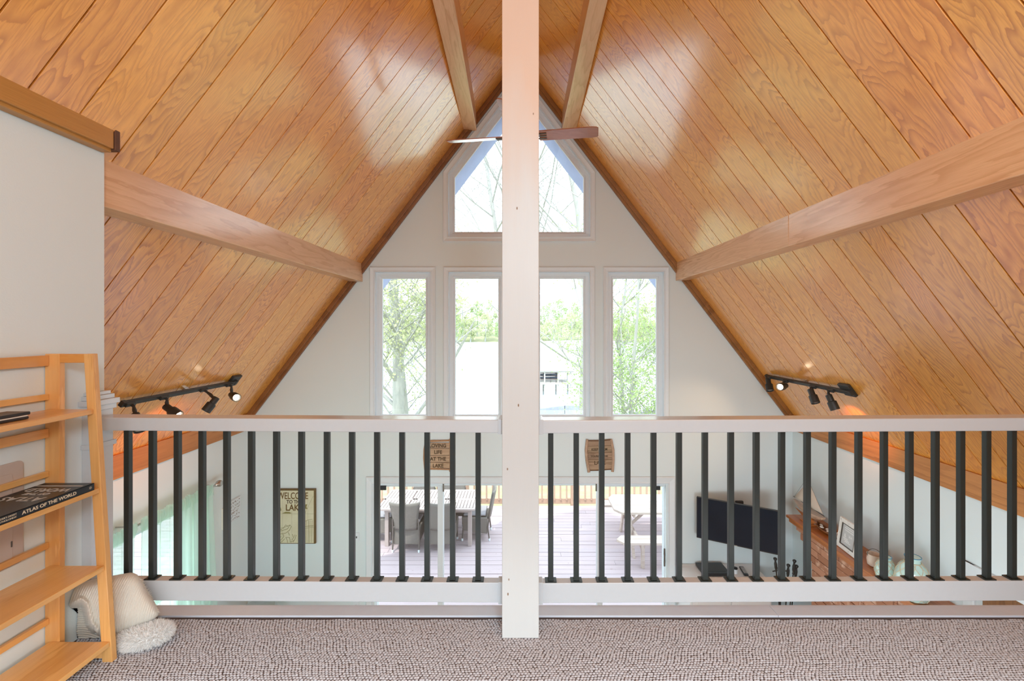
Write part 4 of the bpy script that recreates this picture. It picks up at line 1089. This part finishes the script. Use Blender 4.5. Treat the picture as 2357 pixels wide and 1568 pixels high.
root = thing('script_plaque', (XL, 4.96, 1.91), 'white plaque with brown scribbled writing on the left wall near the corner', 'sign')
MB().box(XL, XL + .03, 4.85, 5.06, 1.80, 2.03).build('board', M['white'], root, bevel=.004)
m = MB(); rg = random.Random(9)
for r_ in range(6):
    yy = 4.868; z_ = 2.005 - r_ * .036
    pts = []
    while yy < 5.045:
        pts.append(Vector((XL + .031, yy, z_ + rg.uniform(-.013, .013)))); yy += rg.uniform(.004, .011)
        if rg.random() < .16 and len(pts) > 2: m.tube(pts, .0016, 4); pts = []; yy += .008
    if len(pts) > 2: m.tube(pts, .0016, 4)
m.build('writing', plain('brown_ink', (.22, .17, .12), .8), root)
root = thing('steel_canister', (-2.50, 4.55, 0), 'tall brushed steel canister with a rounded lid in the far left corner', 'canister')
MB().lathe([(.17, 0), (.175, .02), (.175, 1.02), (.17, 1.03)], (-2.66, 4.60, 0), 40).build('body', M['chrome'], root, smooth=40)
MB().lathe([(.178, 0), (.178, .02), (.15, .05), (.02, .062)], (-2.66, 4.60, 1.03), 40).build('lid', M['chrome'], root, smooth=40)
MB().tube([(-2.52, 4.44, 1.07), (-2.50, 4.42, 1.085), (-2.56, 4.40, 1.085), (-2.60, 4.42, 1.07)], .006, 6).build('handle', M['chrome'], root, smooth=40)

# ================================================================== SIGNS ON THE FAR WALL
ink = plain('burnt_brown_ink', (.09, .055, .025), .8)
def sgn(px, py, w=0): return Vector((FX(px), D - w, FZ(py)))
def wall_text(s_, px, py, hpx, mat, parent, w, sx=1.0, off=.0006, rot=0.0, ext=.001):
    m = frame_m(sgn(px, py, w), (math.cos(rot), 0, math.sin(rot)), (-math.sin(rot), 0, math.cos(rot)))
    return text(s_, hpx * .005 / .70, mat, parent, m, ext=ext, sx=sx, offset=off)
# LOVING LIFE AT THE LAKE
signwood = wood('sign_wood', srgb(190, 162, 134), srgb(138, 108, 80), .7, us=1.5, vs=20, rings=3, tone=.1)
barkm = plain('birch_bark_frame', srgb(176, 138, 104), .9, .3, 40, .5)
root = thing('wooden_sign', sgn(1008, 1047), 'rustic wooden sign reading LOVING LIFE AT THE LAKE above the glass door', 'sign')
for k, (pt, pb, xl, xr_) in enumerate(((1019, 1030.5, 980, 1035), (1031.5, 1047, 978, 1036), (1048, 1063, 978, 1036), (1064, 1077, 980, 1035))):
    MB().box(FX(xl), FX(xr_), D - .016 - .002 * (k % 2), D - .002, FZ(pb), FZ(pt)).build('board', signwood, root, bevel=.002)
for (pa, pb, r_) in (((979, 1016), (1036, 1014), .011), ((980, 1079), (1035, 1080), .010), ((1036, 1010), (1036, 1085), .008), ((981, 1012), (979, 1084), .009)):
    a, b = sgn(*pa, .012), sgn(*pb, .012)
    if pa[0] == 981: pts = [a, a.lerp(b, .3) + Vector((-.016, 0, 0)), a.lerp(b, .6) + Vector((-.018, 0, 0)), b]
    else: pts = [a, a.lerp(b, .35) + Vector((0, 0, .002)), a.lerp(b, .7), b]
    MB().tube(pts, [r_, r_ * 1.1, r_ * .95, r_], 8).build('twig', barkm, root, smooth=60)
for s_, py, x_ in (('LOVING', 1025.5, 1008), ('LIFE', 1040.5, 1009), ('AT THE', 1056, 1009), ('LAKE', 1071.5, 1009)):
    wall_text(s_, x_, py, 8.2, ink, root, .0195, .92, .0013)
# KEEP CALM YOU'RE AT THE LAKE
root = thing('wooden_sign', sgn(1380, 1048), 'curved wooden scroll sign reading KEEP CALM above the right half of the glass door', 'sign')
sw2 = wood('sign_wood_grey', srgb(168, 142, 116), srgb(112, 88, 64), .7, us=1.5, vs=16, rings=4, tone=.08)
xo = lambda py: 1352 + 3 * ((py - 1012) / 70) ** 2
for k, (pt, pb) in enumerate(((1014, 1026), (1026.5, 1041.5), (1042, 1057), (1057.5, 1082))):
    m = MB(); m.prism([(FX(1350 + k * 1.0), FZ(pt)), (FX(1408 + k * .6), FZ(pt - 1)), (FX(1409 + k * .3), FZ(pb - 1)), (FX(1351 + k * 1.4), FZ(pb))], XZ, D - .018, D - .002); m.build('board', sw2, root, bevel=.003)
logm = plain('pale_bark_log', srgb(178, 150, 128), .9, .35, 30, .6)
for pts, r_ in ((((1351, 1011), (1348.5, 1035), (1350, 1058), (1355, 1086)), .016), (((1406, 1011), (1410.5, 1035), (1411, 1058), (1409, 1085)), .015)):
    MB().tube([sgn(*p, .018) for p in pts], [r_ * .9, r_, r_, r_ * 1.05], 10).build('log', logm, root, smooth=60)
for p0, p1 in (((1354, 1014), (1405, 1011.5)), ((1357, 1082), (1406, 1079))):
    MB().tube([sgn(*p0, .018), sgn((p0[0] + p1[0]) / 2, (p0[1] + p1[1]) / 2 + 1, .018), sgn(*p1, .018)], .007, 8).build('twig', plain('dark_twig', srgb(110, 80, 56), .9, .2, 40), root, smooth=60)
wall_text('KEEP CALM', 1379, 1034, 5.4, ink, root, .0195, .94, .001, R(1.5))
wall_text("YOU'RE AT THE", 1379, 1049.5, 4.2, ink, root, .0195, .92, .0008, R(1.0))
wall_text('LAKE', 1380, 1065, 8.4, ink, root, .0195, .95, .001, R(0))
# WELCOME TO THE LAKE
root = thing('lake_sign', sgn(683, 1186), 'tall cream WELCOME TO THE LAKE picture board with a brown edge on the far wall', 'sign')
MB().box(FX(639.5), FX(728.5), D - .028, D - .002, FZ(1249.5), FZ(1124)).build('frame', plain('brown_board_edge', (.15, .095, .03), .6, .2, 20), root, bevel=.003)
cream = NT('aged_cream_print'); v = cream.obj(); n_ = cream.noise(v, 7, 4, .6)
cream.bsdf(cream.mix(n_, (.58, .54, .34), (.76, .74, .58)), .7)
xs_ = [641.5, 653.5, 675, 694, 711.5, 725]
for a, b in zip(xs_, xs_[1:]):
    MB().box(FX(a) + .0008, FX(b) - .0008, D - .031, D - .027, FZ(1247.5), FZ(1127.5)).build('board', cream.m, root)
ol = plain('olive_print', (.24, .21, .07), .8)
wall_text('WELCOME', 677.5, 1140, 15, plain('brown_print', (.17, .10, .03), .8), root, .0318, .67, .0012)
wall_text('TO THE', 680, 1153.5, 8, ink, root, .0318, .85, .0012)
wall_text('LAKE', 680, 1167, 14, plain('brown_print_two', (.17, .10, .03), .8), root, .0318, .85, .0018)
S = lambda x, y: sgn(600 + x / 9.225, 1100 + y / 9.225, .0322)
m = MB()
def ln(pts, r_=.0014): m.tube([S(*p) for p in pts], r_, 4)
def fillp(pts):
    m.add([S(*p) for p in pts], [tuple(range(len(pts)))])
fillp([(390, 735), (392, 655), (420, 640), (440, 565), (465, 640), (472, 668), (440, 690), (436, 730)])
fillp([(480, 735), (560, 700), (640, 705), (690, 728), (650, 736)])
ln([(390, 742), (1150, 742)], .0009)
fillp([(908, 603), (945, 590), (950, 545), (1018, 540), (1000, 600), (1025, 640), (960, 635)])
ln([(900, 925), (1010, 640), (1140, 370)], .0010)
ln([(385, 1100), (480, 1100), (600, 1060), (655, 975), (680, 1010), (640, 1090), (560, 1150), (390, 1178)], .0022)
ln([(390, 1050), (500, 1040), (655, 975)], .0016); ln([(500, 1060), (560, 975), (610, 1010)], .0018); ln([(400, 1075), (480, 1070)], .003)
ln([(920, 960), (985, 890), (1060, 862), (1125, 855)], .0016)
for x_ in (925, 950, 990, 1040, 1070, 1110): ln([(x_ + 8, 940 if x_ < 960 else 880), (x_, 1345)], .0016)
ln([(950, 1015), (1145, 990)], .0022); ln([(950, 1050), (1145, 1022)], .0014)
for (a, b) in (((400, 1345), (520, 1225)), ((440, 1360), (540, 1270)), ((400, 1240), (470, 1225)), ((570, 1250), (600, 1350)), ((640, 1250), (655, 1340)), ((560, 1240), (650, 1240)), ((690, 1300), (760, 1180)), ((720, 1340), (785, 1190)), ((700, 1170), (720, 1240)), ((660, 1340), (740, 1300)), ((500, 1170), (520, 1230)), ((610, 1130), (640, 1200))):
    ln([a, ((a[0] + b[0]) / 2 + 8, (a[1] + b[1]) / 2), b], .0022)
m.build('artwork', ol, root, fix=False)

# ================================================================== OUTSIDE: deck, furniture, lawn, lake, trees
ZD = -.10
dk = struct_empty('deck', (0, 7.8, ZD))
bw = .142; y_ = D + .17; dk_mesh = {}
MB().box(-7.5, 7.5, D + .16, 10.25, ZD - .25, ZD - .032).build('deck_frame', M['railwood'], dk)
rg = random.Random(4)
while y_ < 10.2:
    cuts = [-7.5, rg.uniform(-3.6, -2.2), rg.uniform(-.2, 1.6), rg.uniform(3.0, 4.6), 7.5]
    for a, b in zip(cuts, cuts[1:]):
        L = b - a - .004
        m = MB(); m.box(-L / 2, L / 2, -(bw - .008) / 2, (bw - .008) / 2, -.03, 0); o = m.build('plank', M['deck'], dk, local=True)
        o.location = ((a + b) / 2, y_ + bw / 2 - 7.8, rg.uniform(-.002, .002))
    y_ += bw
# deck railing
YR = 10.30
root = thing('deck_railing', (0, YR, ZD), 'brown wooden railing with square balusters along the far edge of the deck', 'railing')
MB().box(-7, 7, YR - .02, YR + .02, .02 - .10, .06 - .02).build('bottom_rail', M['railwood'], root, bevel=.004)
MB().box(-7, 7, YR - .07, YR + .07, .84, .88).build('top_rail', M['railwood'], root, bevel=.004)
for px in (1318, 1075, 832, 1561, 589, 1804):
    x = (px - VX) / F * YR; MB().box(x - .045, x + .045, YR - .045, YR + .045, ZD - .2, .84).build('rail_post', M['railwood'], root, bevel=.003)
bm0 = None; x = -6.9
while x < 6.9:
    if bm0 is None: bm0 = MB().box(-.018, .018, -.018, .018, 0, .82).build('baluster', M['railwood'], root, local=True); o = bm0
    else: o = bm0.copy(); COL.objects.link(o); o.parent = root
    o.location = (x, -.035, .12); x += .139

def wicker_chair(loc, rot, label):
    root = thing('wicker_chair', (0, 0, 0), label, 'chair')
    # faces +Y: seat in front, back at -Y
    m = MB(); m.add([(-.23, -.22, .12), (.23, -.22, .12), (.25, .24, .20), (-.25, .24, .20), (-.24, -.22, .43), (.24, -.22, .43), (.26, .26, .45), (-.26, .26, .45)], [(0, 1, 2, 3), (4, 7, 6, 5), (0, 4, 5, 1), (1, 5, 6, 2), (2, 6, 7, 3), (3, 7, 4, 0)])
    m.build('seat', M['wicker'], root, bevel=.015, local=True)
    rows = []
    for j in range(11):
        v = j / 10; w = .20 + .075 * v ** 1.3; row = []
        for i in range(11):
            u = i / 10 * 2 - 1; row.append(Vector((w * u, -.225 - .10 * v - .045 * (1 - u * u), .40 + .50 * v + .02 * u * u * v)))
        rows.append(row)
    o = MB().grid(rows).build('backrest', M['wicker'], root, smooth=180, local=True, fix=False); s_ = o.modifiers.new('s', 'SOLIDIFY'); s_.thickness = .03; s_.offset = 0
    MB().cbox((0, .02, .475), (.42, .42, .045)).build('cushion', M['cushion'], root, bevel=.018, local=True)
    for sx in (-1, 1):
        for (y0, top) in ((-.23, .60), (.23, .42)):
            m = MB(); m.tube([(sx * .235, y0 - (.03 if y0 < 0 else -.02), .0), (sx * .235, y0, .25), (sx * (.235 if y0 > 0 else .228), y0 - (.05 if y0 < 0 else 0), top)], [.013, .015, .012], 8)
            lg = m.build('leg', M['chairleg'], root, smooth=60, local=True)
            MB().lathe([(.017, 0), (.019, .03), (.016, .045)], (sx * .235, y0 - (.03 if y0 < 0 else -.02), 0.001), 10).build('foot_cap', M['white'], lg, local=True)
    root.location = loc; root.rotation_euler = (0, 0, rot); return root
c0 = wicker_chair((-2.06, 8.36, ZD), 0, 'tan wicker dining chair with its back to the glass door, left of the door stile')
dup(c0, (-1.44, 8.36, ZD), R(2), 'grey wicker dining chair with its back to the house, behind the door stile')
dup(c0, (-.86, 8.78, ZD), R(90), 'wicker dining chair at the right-hand end of the outdoor table')
dup(c0, (-2.66, 8.70, ZD), R(-88), 'wicker dining chair tucked under the left-hand end of the outdoor table')
dup(c0, (-2.06, 9.40, ZD), PI, 'wicker dining chair on the lake side of the outdoor table, left one')
dup(c0, (-1.42, 9.42, ZD), PI, 'wicker dining chair on the lake side of the outdoor table, right one')

root = thing('patio_table', (-1.7, 8.7, ZD), 'long pale slatted outdoor dining table on the deck', 'table')
ztt = .63
tb = plain('pale_pink_timber', (.42, .35, .335), .6, .06, 30)
for (a, b) in ((-2.62, -2.03), (-2.02, -1.42), (-1.41, -.84)):
    for yy in (8.20, 8.66, 9.14): MB().box(a, b, yy, yy + .06, ztt - .03, ztt).build('frame_rail', tb, root, bevel=.003)
    MB().box(a, a + .04, 8.26, 9.14, ztt - .03, ztt).build('frame_rail', tb, root); MB().box(b - .04, b, 8.26, 9.14, ztt - .03, ztt).build('frame_rail', tb, root)
    x = a + .05
    while x < b - .06:
        for y0, y1 in ((8.27, 8.655), (8.725, 9.135)): MB().box(x, x + .05, y0, y1, ztt - .025, ztt - .002).build('slat', tb, root)
        x += .060
MB().box(-2.5, -.95, 8.3, 9.1, ztt - .10, ztt - .03).build('apron', tb, root)
for x in (-2.5, -.98):
    for yy in (8.32, 9.02): MB().box(x, x + .07, yy, yy + .07, ZD + .002, ztt - .03).build('leg', tb, root, bevel=.004)

# picnic table
root = thing('picnic_table', (2.7, 8.44, ZD), 'pale wooden picnic table with attached benches on the deck', 'table')
pw = M['cedar']; zt_ = .65
for k in range(5):
    y0 = 8.0 + k * .177
    ch = .11 if k in (0, 4) else 0
    xl = 1.66
    pl = [(xl, y0), (3.5, y0), (3.5, y0 + .172), (xl, y0 + .172)]
    if k == 0: pl = [(xl + .12, y0), (3.5, y0), (3.5, y0 + .172), (xl, y0 + .172)]
    if k == 4: pl = [(xl, y0), (3.5, y0), (3.5, y0 + .172), (xl + .12, y0 + .172)]
    MB().prism(pl, lambda u, v, w: Vector((u, v, w)), zt_ - .04, zt_).build('board', pw, root, bevel=.003)
for yb0 in (7.50, 9.10):
    for k in range(2):
        y0 = yb0 + k * .145; xl = 1.60
        pl = [(xl + (.1 if (k == 0) == (yb0 < 8) else 0), y0), (3.45, y0), (3.45, y0 + .14), (xl + (0 if (k == 0) == (yb0 < 8) else .1), y0 + .14)]
        MB().prism(pl, lambda u, v, w: Vector((u, v, w)), .31, .35).build('bench_board', pw, root, bevel=.003)
for x in (1.98, 3.1):
    MB().box(x, x + .04, 7.5, 9.4, .24, .31).build('bench_support', pw, root)
    MB().box(x, x + .04, 8.05, 8.85, .54, .61).build('top_cleat', pw, root)
    for s_, a, b in ((1, 7.92, 8.25), (-1, 8.96, 8.63)):
        m = MB(); m.prism([(a - .05, ZD), (a + .05, ZD), (b + .05, .58), (b - .05, .58)], YZ, x - .042, x - .002); m.build('leg', pw, root, bevel=.003)
m = MB(); m.prism([(2.0, .26), (2.06, .26), (2.45, .60), (2.37, .60)], XZ, 8.42, 8.46); m.build('brace', pw, root)
for x in (2.0,):
    MB().box(x, x + .05, 7.55, 7.62, ZD, .31).build('bench_leg', pw, root)

# lawn falling to the lake
m = MB(); rows = []
for i in range(40):
    yy = -30 + i * 2.0
    z = -.7 if yy < 12 else -.7 - (yy - 12) * (4.9 / 32)
    rows.append([Vector((x, yy, max(z, -6.2) + .12 * math.sin(x * .3 + yy * .5) * (1 if yy > 12 else 0))) for x in range(-60, 64, 4)])
m.grid(rows); struct(m.build('ground', M['lawn'], smooth=180))
m = MB(); m.box(-340, 340, 34, 300, -5.6, -5.0); struct(m.build('lake', M['water']))
m = MB(); rows = []
for i in range(12):
    yy = 282 + i * 14
    rows.append([Vector((x, yy + 3 * math.sin(x * .05), -5.3 + min(11, i * 1.6) + 1.5 * math.sin(x * .04 + i))) for x in range(-330, 340, 12)])
m.grid(rows); struct(m.build('far_bank', M['lawn'], smooth=180))

# a branching tree: trunk mesh and leaf mesh
def make_leaves(pts, n_per, spread, size, rg, flat=.6):
    N = len(pts) * n_per
    P = np.repeat(np.array([tuple(p) for p in pts]), n_per, 0)
    g = np.random.default_rng(rg.randint(0, 99999))
    P = P + g.normal(0, spread, (N, 3)) * np.array([1, 1, flat])
    a = g.normal(0, 1, (N, 3)); a /= np.linalg.norm(a, axis=1)[:, None]
    b = np.cross(a, g.normal(0, 1, (N, 3))); b /= np.linalg.norm(b, axis=1)[:, None]
    s_ = size * g.uniform(.6, 1.3, (N, 1))
    V = np.stack([P - a * s_, P + b * s_ * .55, P + a * s_, P - b * s_ * .55], 1).reshape(-1, 3)
    return V
def leaf_obj(V, mat, parent, name='foliage'):
    n = len(V) // 4; me = bpy.data.meshes.new(name)
    me.vertices.add(len(V)); me.vertices.foreach_set('co', (V - np.array(tuple(parent.location))).reshape(-1))
    me.loops.add(len(V)); me.loops.foreach_set('vertex_index', np.arange(len(V))); me.polygons.add(n); me.polygons.foreach_set('loop_start', np.arange(n) * 4)
    me.update(calc_edges=True); me.materials.append(mat)
    o = bpy.data.objects.new(name, me); COL.objects.link(o); o.parent = parent; o['kind'] = 'stuff'; return o
def tree(name, base, height, r0, label, mat, seed, lean=(0, 0), fork=.35, levels=4, leaf=(7, .35, .075), spread=1.0, stems=1, group=None, bare=False, low=.18):
    rg = random.Random(seed); root = thing(name, base, label, 'tree', group); m = MB(); tips = []
    def grow(p, d, L, r, lv):
        n = 5; pts = [p]; q = p.copy(); dd = d.copy()
        for i in range(n):
            dd = (dd + Vector((rg.uniform(-.16, .16), rg.uniform(-.16, .16), rg.uniform(-.02, .10)))).normalized(); q = q + dd * L / n; pts.append(q.copy())
        r1 = r * .55
        m.tube(pts, [r + (r1 - r) * i / n for i in range(n + 1)], 7 if lv == 0 else (5 if lv < 2 else 3), cap=False)
        if lv >= levels - 2: tips.extend(pts[2:])
        if lv >= levels: return
        k = rg.randint(3, 4) if lv else 9
        for i in range(k):
            t_ = (low + (1 - low) * (i + 1) / k) if lv == 0 else rg.uniform(.35, 1)
            j = min(n, max(1, int(t_ * n))); bp = pts[j - 1].lerp(pts[j], t_ * n - int(t_ * n) if j < n else 1)
            az = rg.uniform(0, 2 * PI) + i * 2.4; up = rg.uniform(.15, .75)
            nd = (Vector((math.cos(az), math.sin(az), up)) + dd * .35).normalized()
            grow(bp, nd, L * (rg.uniform(.36, .5) * spread if lv == 0 else rg.uniform(.5, .68)), max(.006, r * (.34 if lv == 0 else .5)), lv + 1)
        if lv == 0: grow(pts[-1], dd, L * .45, r1, 1)
    for s_ in range(stems):
        a = 2 * PI * s_ / max(1, stems)
        d = Vector((lean[0] + (.28 * math.cos(a) if stems > 1 else 0), lean[1] + (.2 * math.sin(a) if stems > 1 else 0), 1)).normalized()
        grow(Vector(base) + Vector((.12 * math.cos(a), .12 * math.sin(a), -.2)) * (1 if stems > 1 else 0), d, height, r0, 0)
    m.build('trunk', M['bark'], root, smooth=180, fix=False)
    if not bare: leaf_obj(make_leaves(tips, leaf[0], leaf[1], leaf[2], rg), mat, root)
    return root
def gz(y): return -.7 if y < 12 else -.7 - (y - 12) * (4.9 / 32)
def B(px, Y): return ((px - VX) / F * Y, Y, gz(Y) - .1)
tree('shoreline_tree', B(916, 21), 13, .30, 'tall twin-trunked tree with sparse spring leaves outside the leftmost tall window', M['leaf_y'], 11, (.02, 0), levels=3, leaf=(9, .30, .062), low=.20)
tree('shoreline_tree', B(936, 22.5), 12, .17, 'thin tree growing beside the thick trunk outside the leftmost tall window', M['leaf_y'], 29, (-.03, 0), levels=3, leaf=(8, .35, .06), low=.2)
tree('shoreline_tree', B(1338, 22), 15, .19, 'tall pale-barked forked tree outside the window right of the post', M['leaf_p'], 19, (-.02, 0), levels=3, leaf=(3, .3, .055), low=.42)
tree('yard_tree', B(1452, 17), 6.4, .085, 'many-stemmed bright green young tree outside the rightmost tall window', M['leaf_g'], 23, (.05, 0), levels=3, leaf=(5, .25, .05), stems=4, low=.25)
tree('shoreline_tree', B(1192, 27), 17, .12, 'bare budding tree whose crown shows in the left of the peaked window', M['leaf_p'], 37, (-.03, 0), levels=4, leaf=(1, .3, .05), low=.66)
tree('shoreline_tree', B(1205, 24), 19, .15, 'bare budding tree whose crown shows in the right of the peaked window', M['leaf_p'], 43, (.03, 0), levels=4, leaf=(1, .3, .05), low=.62)
tree('yard_tree', (-9.0, 6.0, -.7), 5.5, .10, 'green garden tree outside the curtained left window', M['leaf_g'], 51, (0, 0), levels=3, leaf=(8, .3, .08))
tree('yard_tree', B(1012, 19), 9, .10, 'slender tree with a leafy side branch between the two left windows', M['leaf_y'], 57, (.0, 0), levels=3, leaf=(7, .3, .06), low=.45)
# shrubs at the foot of the right-hand trees
def shrub(px, Y, r, label, seed, mat):
    rg = random.Random(seed); b = B(px, Y); root = thing('shrub', b, label, 'shrub'); m = MB(); tips = []
    for k in range(14):
        az = rg.uniform(0, 2 * PI); d = Vector((math.cos(az) * .7, math.sin(az) * .7, 1)).normalized()
        pts = [Vector(b) + d * r * t_ + Vector((rg.uniform(-.05, .05),) * 3) for t_ in (0, .4, .8, 1.2)]; m.tube(pts, [.02, .015, .01, .006], 4, cap=False); tips += pts[1:]
    m.build('stems', M['bark'], root, fix=False); leaf_obj(make_leaves(tips, 26, r * .28, .05, rg), mat, root)
shrub(1425, 24, 1.9, 'bushy green shrub below the rightmost tall window view', 5, M['leaf_g'])
shrub(1312, 23, 1.7, 'leafy shrub at the foot of the pale forked tree', 6, M['leaf_y'])
# fence by the shore
root = thing('shore_fence', (5, 27, gz(27)), 'blue-grey board fence by the shore beyond the yard', 'fence')
def fence_run(pa, ya, pb, yb, Y0, Y1, name):
    m = MB(); n = 46
    for i in range(n):
        t_ = i / (n - 1); px = pa + (pb - pa) * t_; Y = Y0 + (Y1 - Y0) * t_; p = W(px, ya + (yb - ya) * t_, Y)
        m.cbox((p.x, p.y, (p.z + gz(Y) - .3) / 2), (abs(pb - pa) / n * Y / F * .86, .02, p.z - gz(Y) + .3))
    o = m.build(name, M['slate'], root); o['kind'] = 'stuff'
fence_run(1234, 942, 1300, 934, 26, 29, 'picket_run'); fence_run(1300, 934, 1380, 934, 29, 29, 'picket_run')
fence_run(1396, 952, 1480, 948, 26, 27, 'picket_run'); fence_run(1480, 940, 1540, 955, 27, 26, 'picket_run')
# boathouse
root = thing('boathouse', W(1278, 895, 62), 'white-roofed open boathouse with a dock standing in the lake', 'boathouse')
wp = plain('boathouse_white', (.38, .36, .33), .8)
YBt = 62.0
def Q(px, py, dy=0): return W(px, py, YBt) + Vector((0, dy, 0))
zr0, zr1 = Q(0, 851).z, Q(0, 838).z; xa, xb = Q(1205, 0).x, Q(1318, 0).x
MB().add([(xa, YBt - 2.2, zr0), (xb, YBt - 2.2, zr0), (xb, YBt + 2.2, zr0), (xa, YBt + 2.2, zr0), (xa + 1.6, YBt, zr1), (xb - 1.6, YBt, zr1)], [(0, 1, 5, 4), (1, 2, 5), (2, 3, 4, 5), (3, 0, 4), (3, 2, 1, 0)]).build('roof', plain('pale_roof', (.40, .39, .39), .8), root)
MB().box(xa + .1, xb - .1, YBt - 2.1, YBt + 2.1, zr0 - .18, zr0 + .01).build('fascia', wp, root)
for px in (1212, 1252, 1282, 1310):
    for dy in (-1.9, 1.9): x = Q(px, 0).x; MB().box(x - .09, x + .09, YBt + dy - .09, YBt + dy + .09, -5.6, zr0 - .15).build('post', wp, root)
MB().box(xa, xb + .6, YBt - 2.1, YBt + 2.1, Q(0, 881).z, Q(0, 877).z).build('dock', wp, root)
MB().box(Q(1304, 0).x, Q(1314, 0).x, YBt - 1.5, YBt - .3, Q(0, 878).z, Q(0, 859).z).build('locker', plain('white_locker', (.8, .8, .8), .6), root)
m = MB()
for z_ in (858, 865, 872): m.box(Q(1222, 0).x, Q(1284, 0).x, YBt - .4, YBt + .2, Q(0, z_).z - .04, Q(0, z_).z)
m.build('rack', M['railwood'], root)
ky = None
for i, py in enumerate((856, 863, 870)):
    if ky is None:
        m = MB(); secs = []
        for k in range(9):
            t_ = k / 8 * 2 - 1; w_ = .30 * (1 - t_ * t_) ** .6 + .01
            secs.append([Vector((1.7 * t_, w_ * math.cos(a), .16 * math.sin(a) + .05 * t_ * t_)) for a in [2 * PI * q / 8 for q in range(8)]])
        m.loft(secs); ky = m.build('kayak', plain('dark_kayak', (.10, .13, .18), .4), None, smooth=60); o = ky
    else: o = ky.copy(); COL.objects.link(o)
    o.location = (Q(1256, 0).x, YBt - .1, Q(0, py).z + .02)
    tag(o, ('dark kayak on the top shelf of the boathouse rack', 'dark kayak on the middle shelf of the boathouse rack', 'dark kayak on the lowest shelf of the boathouse rack')[i], 'kayak', 'kayaks stored in the boathouse')
# trees on the far bank
rg = random.Random(77); k = 0
protos = []
def far_tree(x, y, zb, h, w, mat):
    root = thing('far_tree', (x, y, zb), 'yellow-green spring tree in the wood on the far bank of the lake', 'tree', 'trees on the far bank')
    m = MB(); m.tube([(x, y, zb - 1), (x + .4, y, zb + h * .5), (x, y, zb + h * .85)], [.5, .35, .12], 5, cap=False)
    for q in range(6): a = q * 1.1; m.tube([(x, y, zb + h * (.35 + .08 * q)), (x + w * .35 * math.cos(a), y + w * .3 * math.sin(a), zb + h * (.55 + .07 * q))], [.2, .06], 4, cap=False)
    m.build('trunk', M['bark'], root, fix=False)
    pts = []
    for q in range(46):
        a = rg.uniform(0, 2 * PI); u = rg.uniform(-.9, 1); rr = math.sqrt(max(0, 1 - u * u)) * rg.uniform(.5, 1)
        pts.append((x + w / 2 * rr * math.cos(a), y + w / 2 * rr * math.sin(a), zb + h * .60 + h * .40 * u))
    leaf_obj(make_leaves(pts, 22, w * .075, .62, rg, 1), mat, root)
    return root
for row, (yy, zb) in enumerate(((286, -4.6), (304, -2.0))):
    x = -94
    while x < 94:
        if -9 < x < 7: x = 9.0
        h = rg.uniform(17, 24) + row * 5 - (4 if -12 < x < 10 else 0); w = rg.uniform(9, 14)
        far_tree(x, yy + rg.uniform(-2, 2), zb, h * (1.0 if row else .72), w, M['leaf_y'] if rg.random() < .7 else M['leaf_g'])
        x += w * rg.uniform(.70, .9)
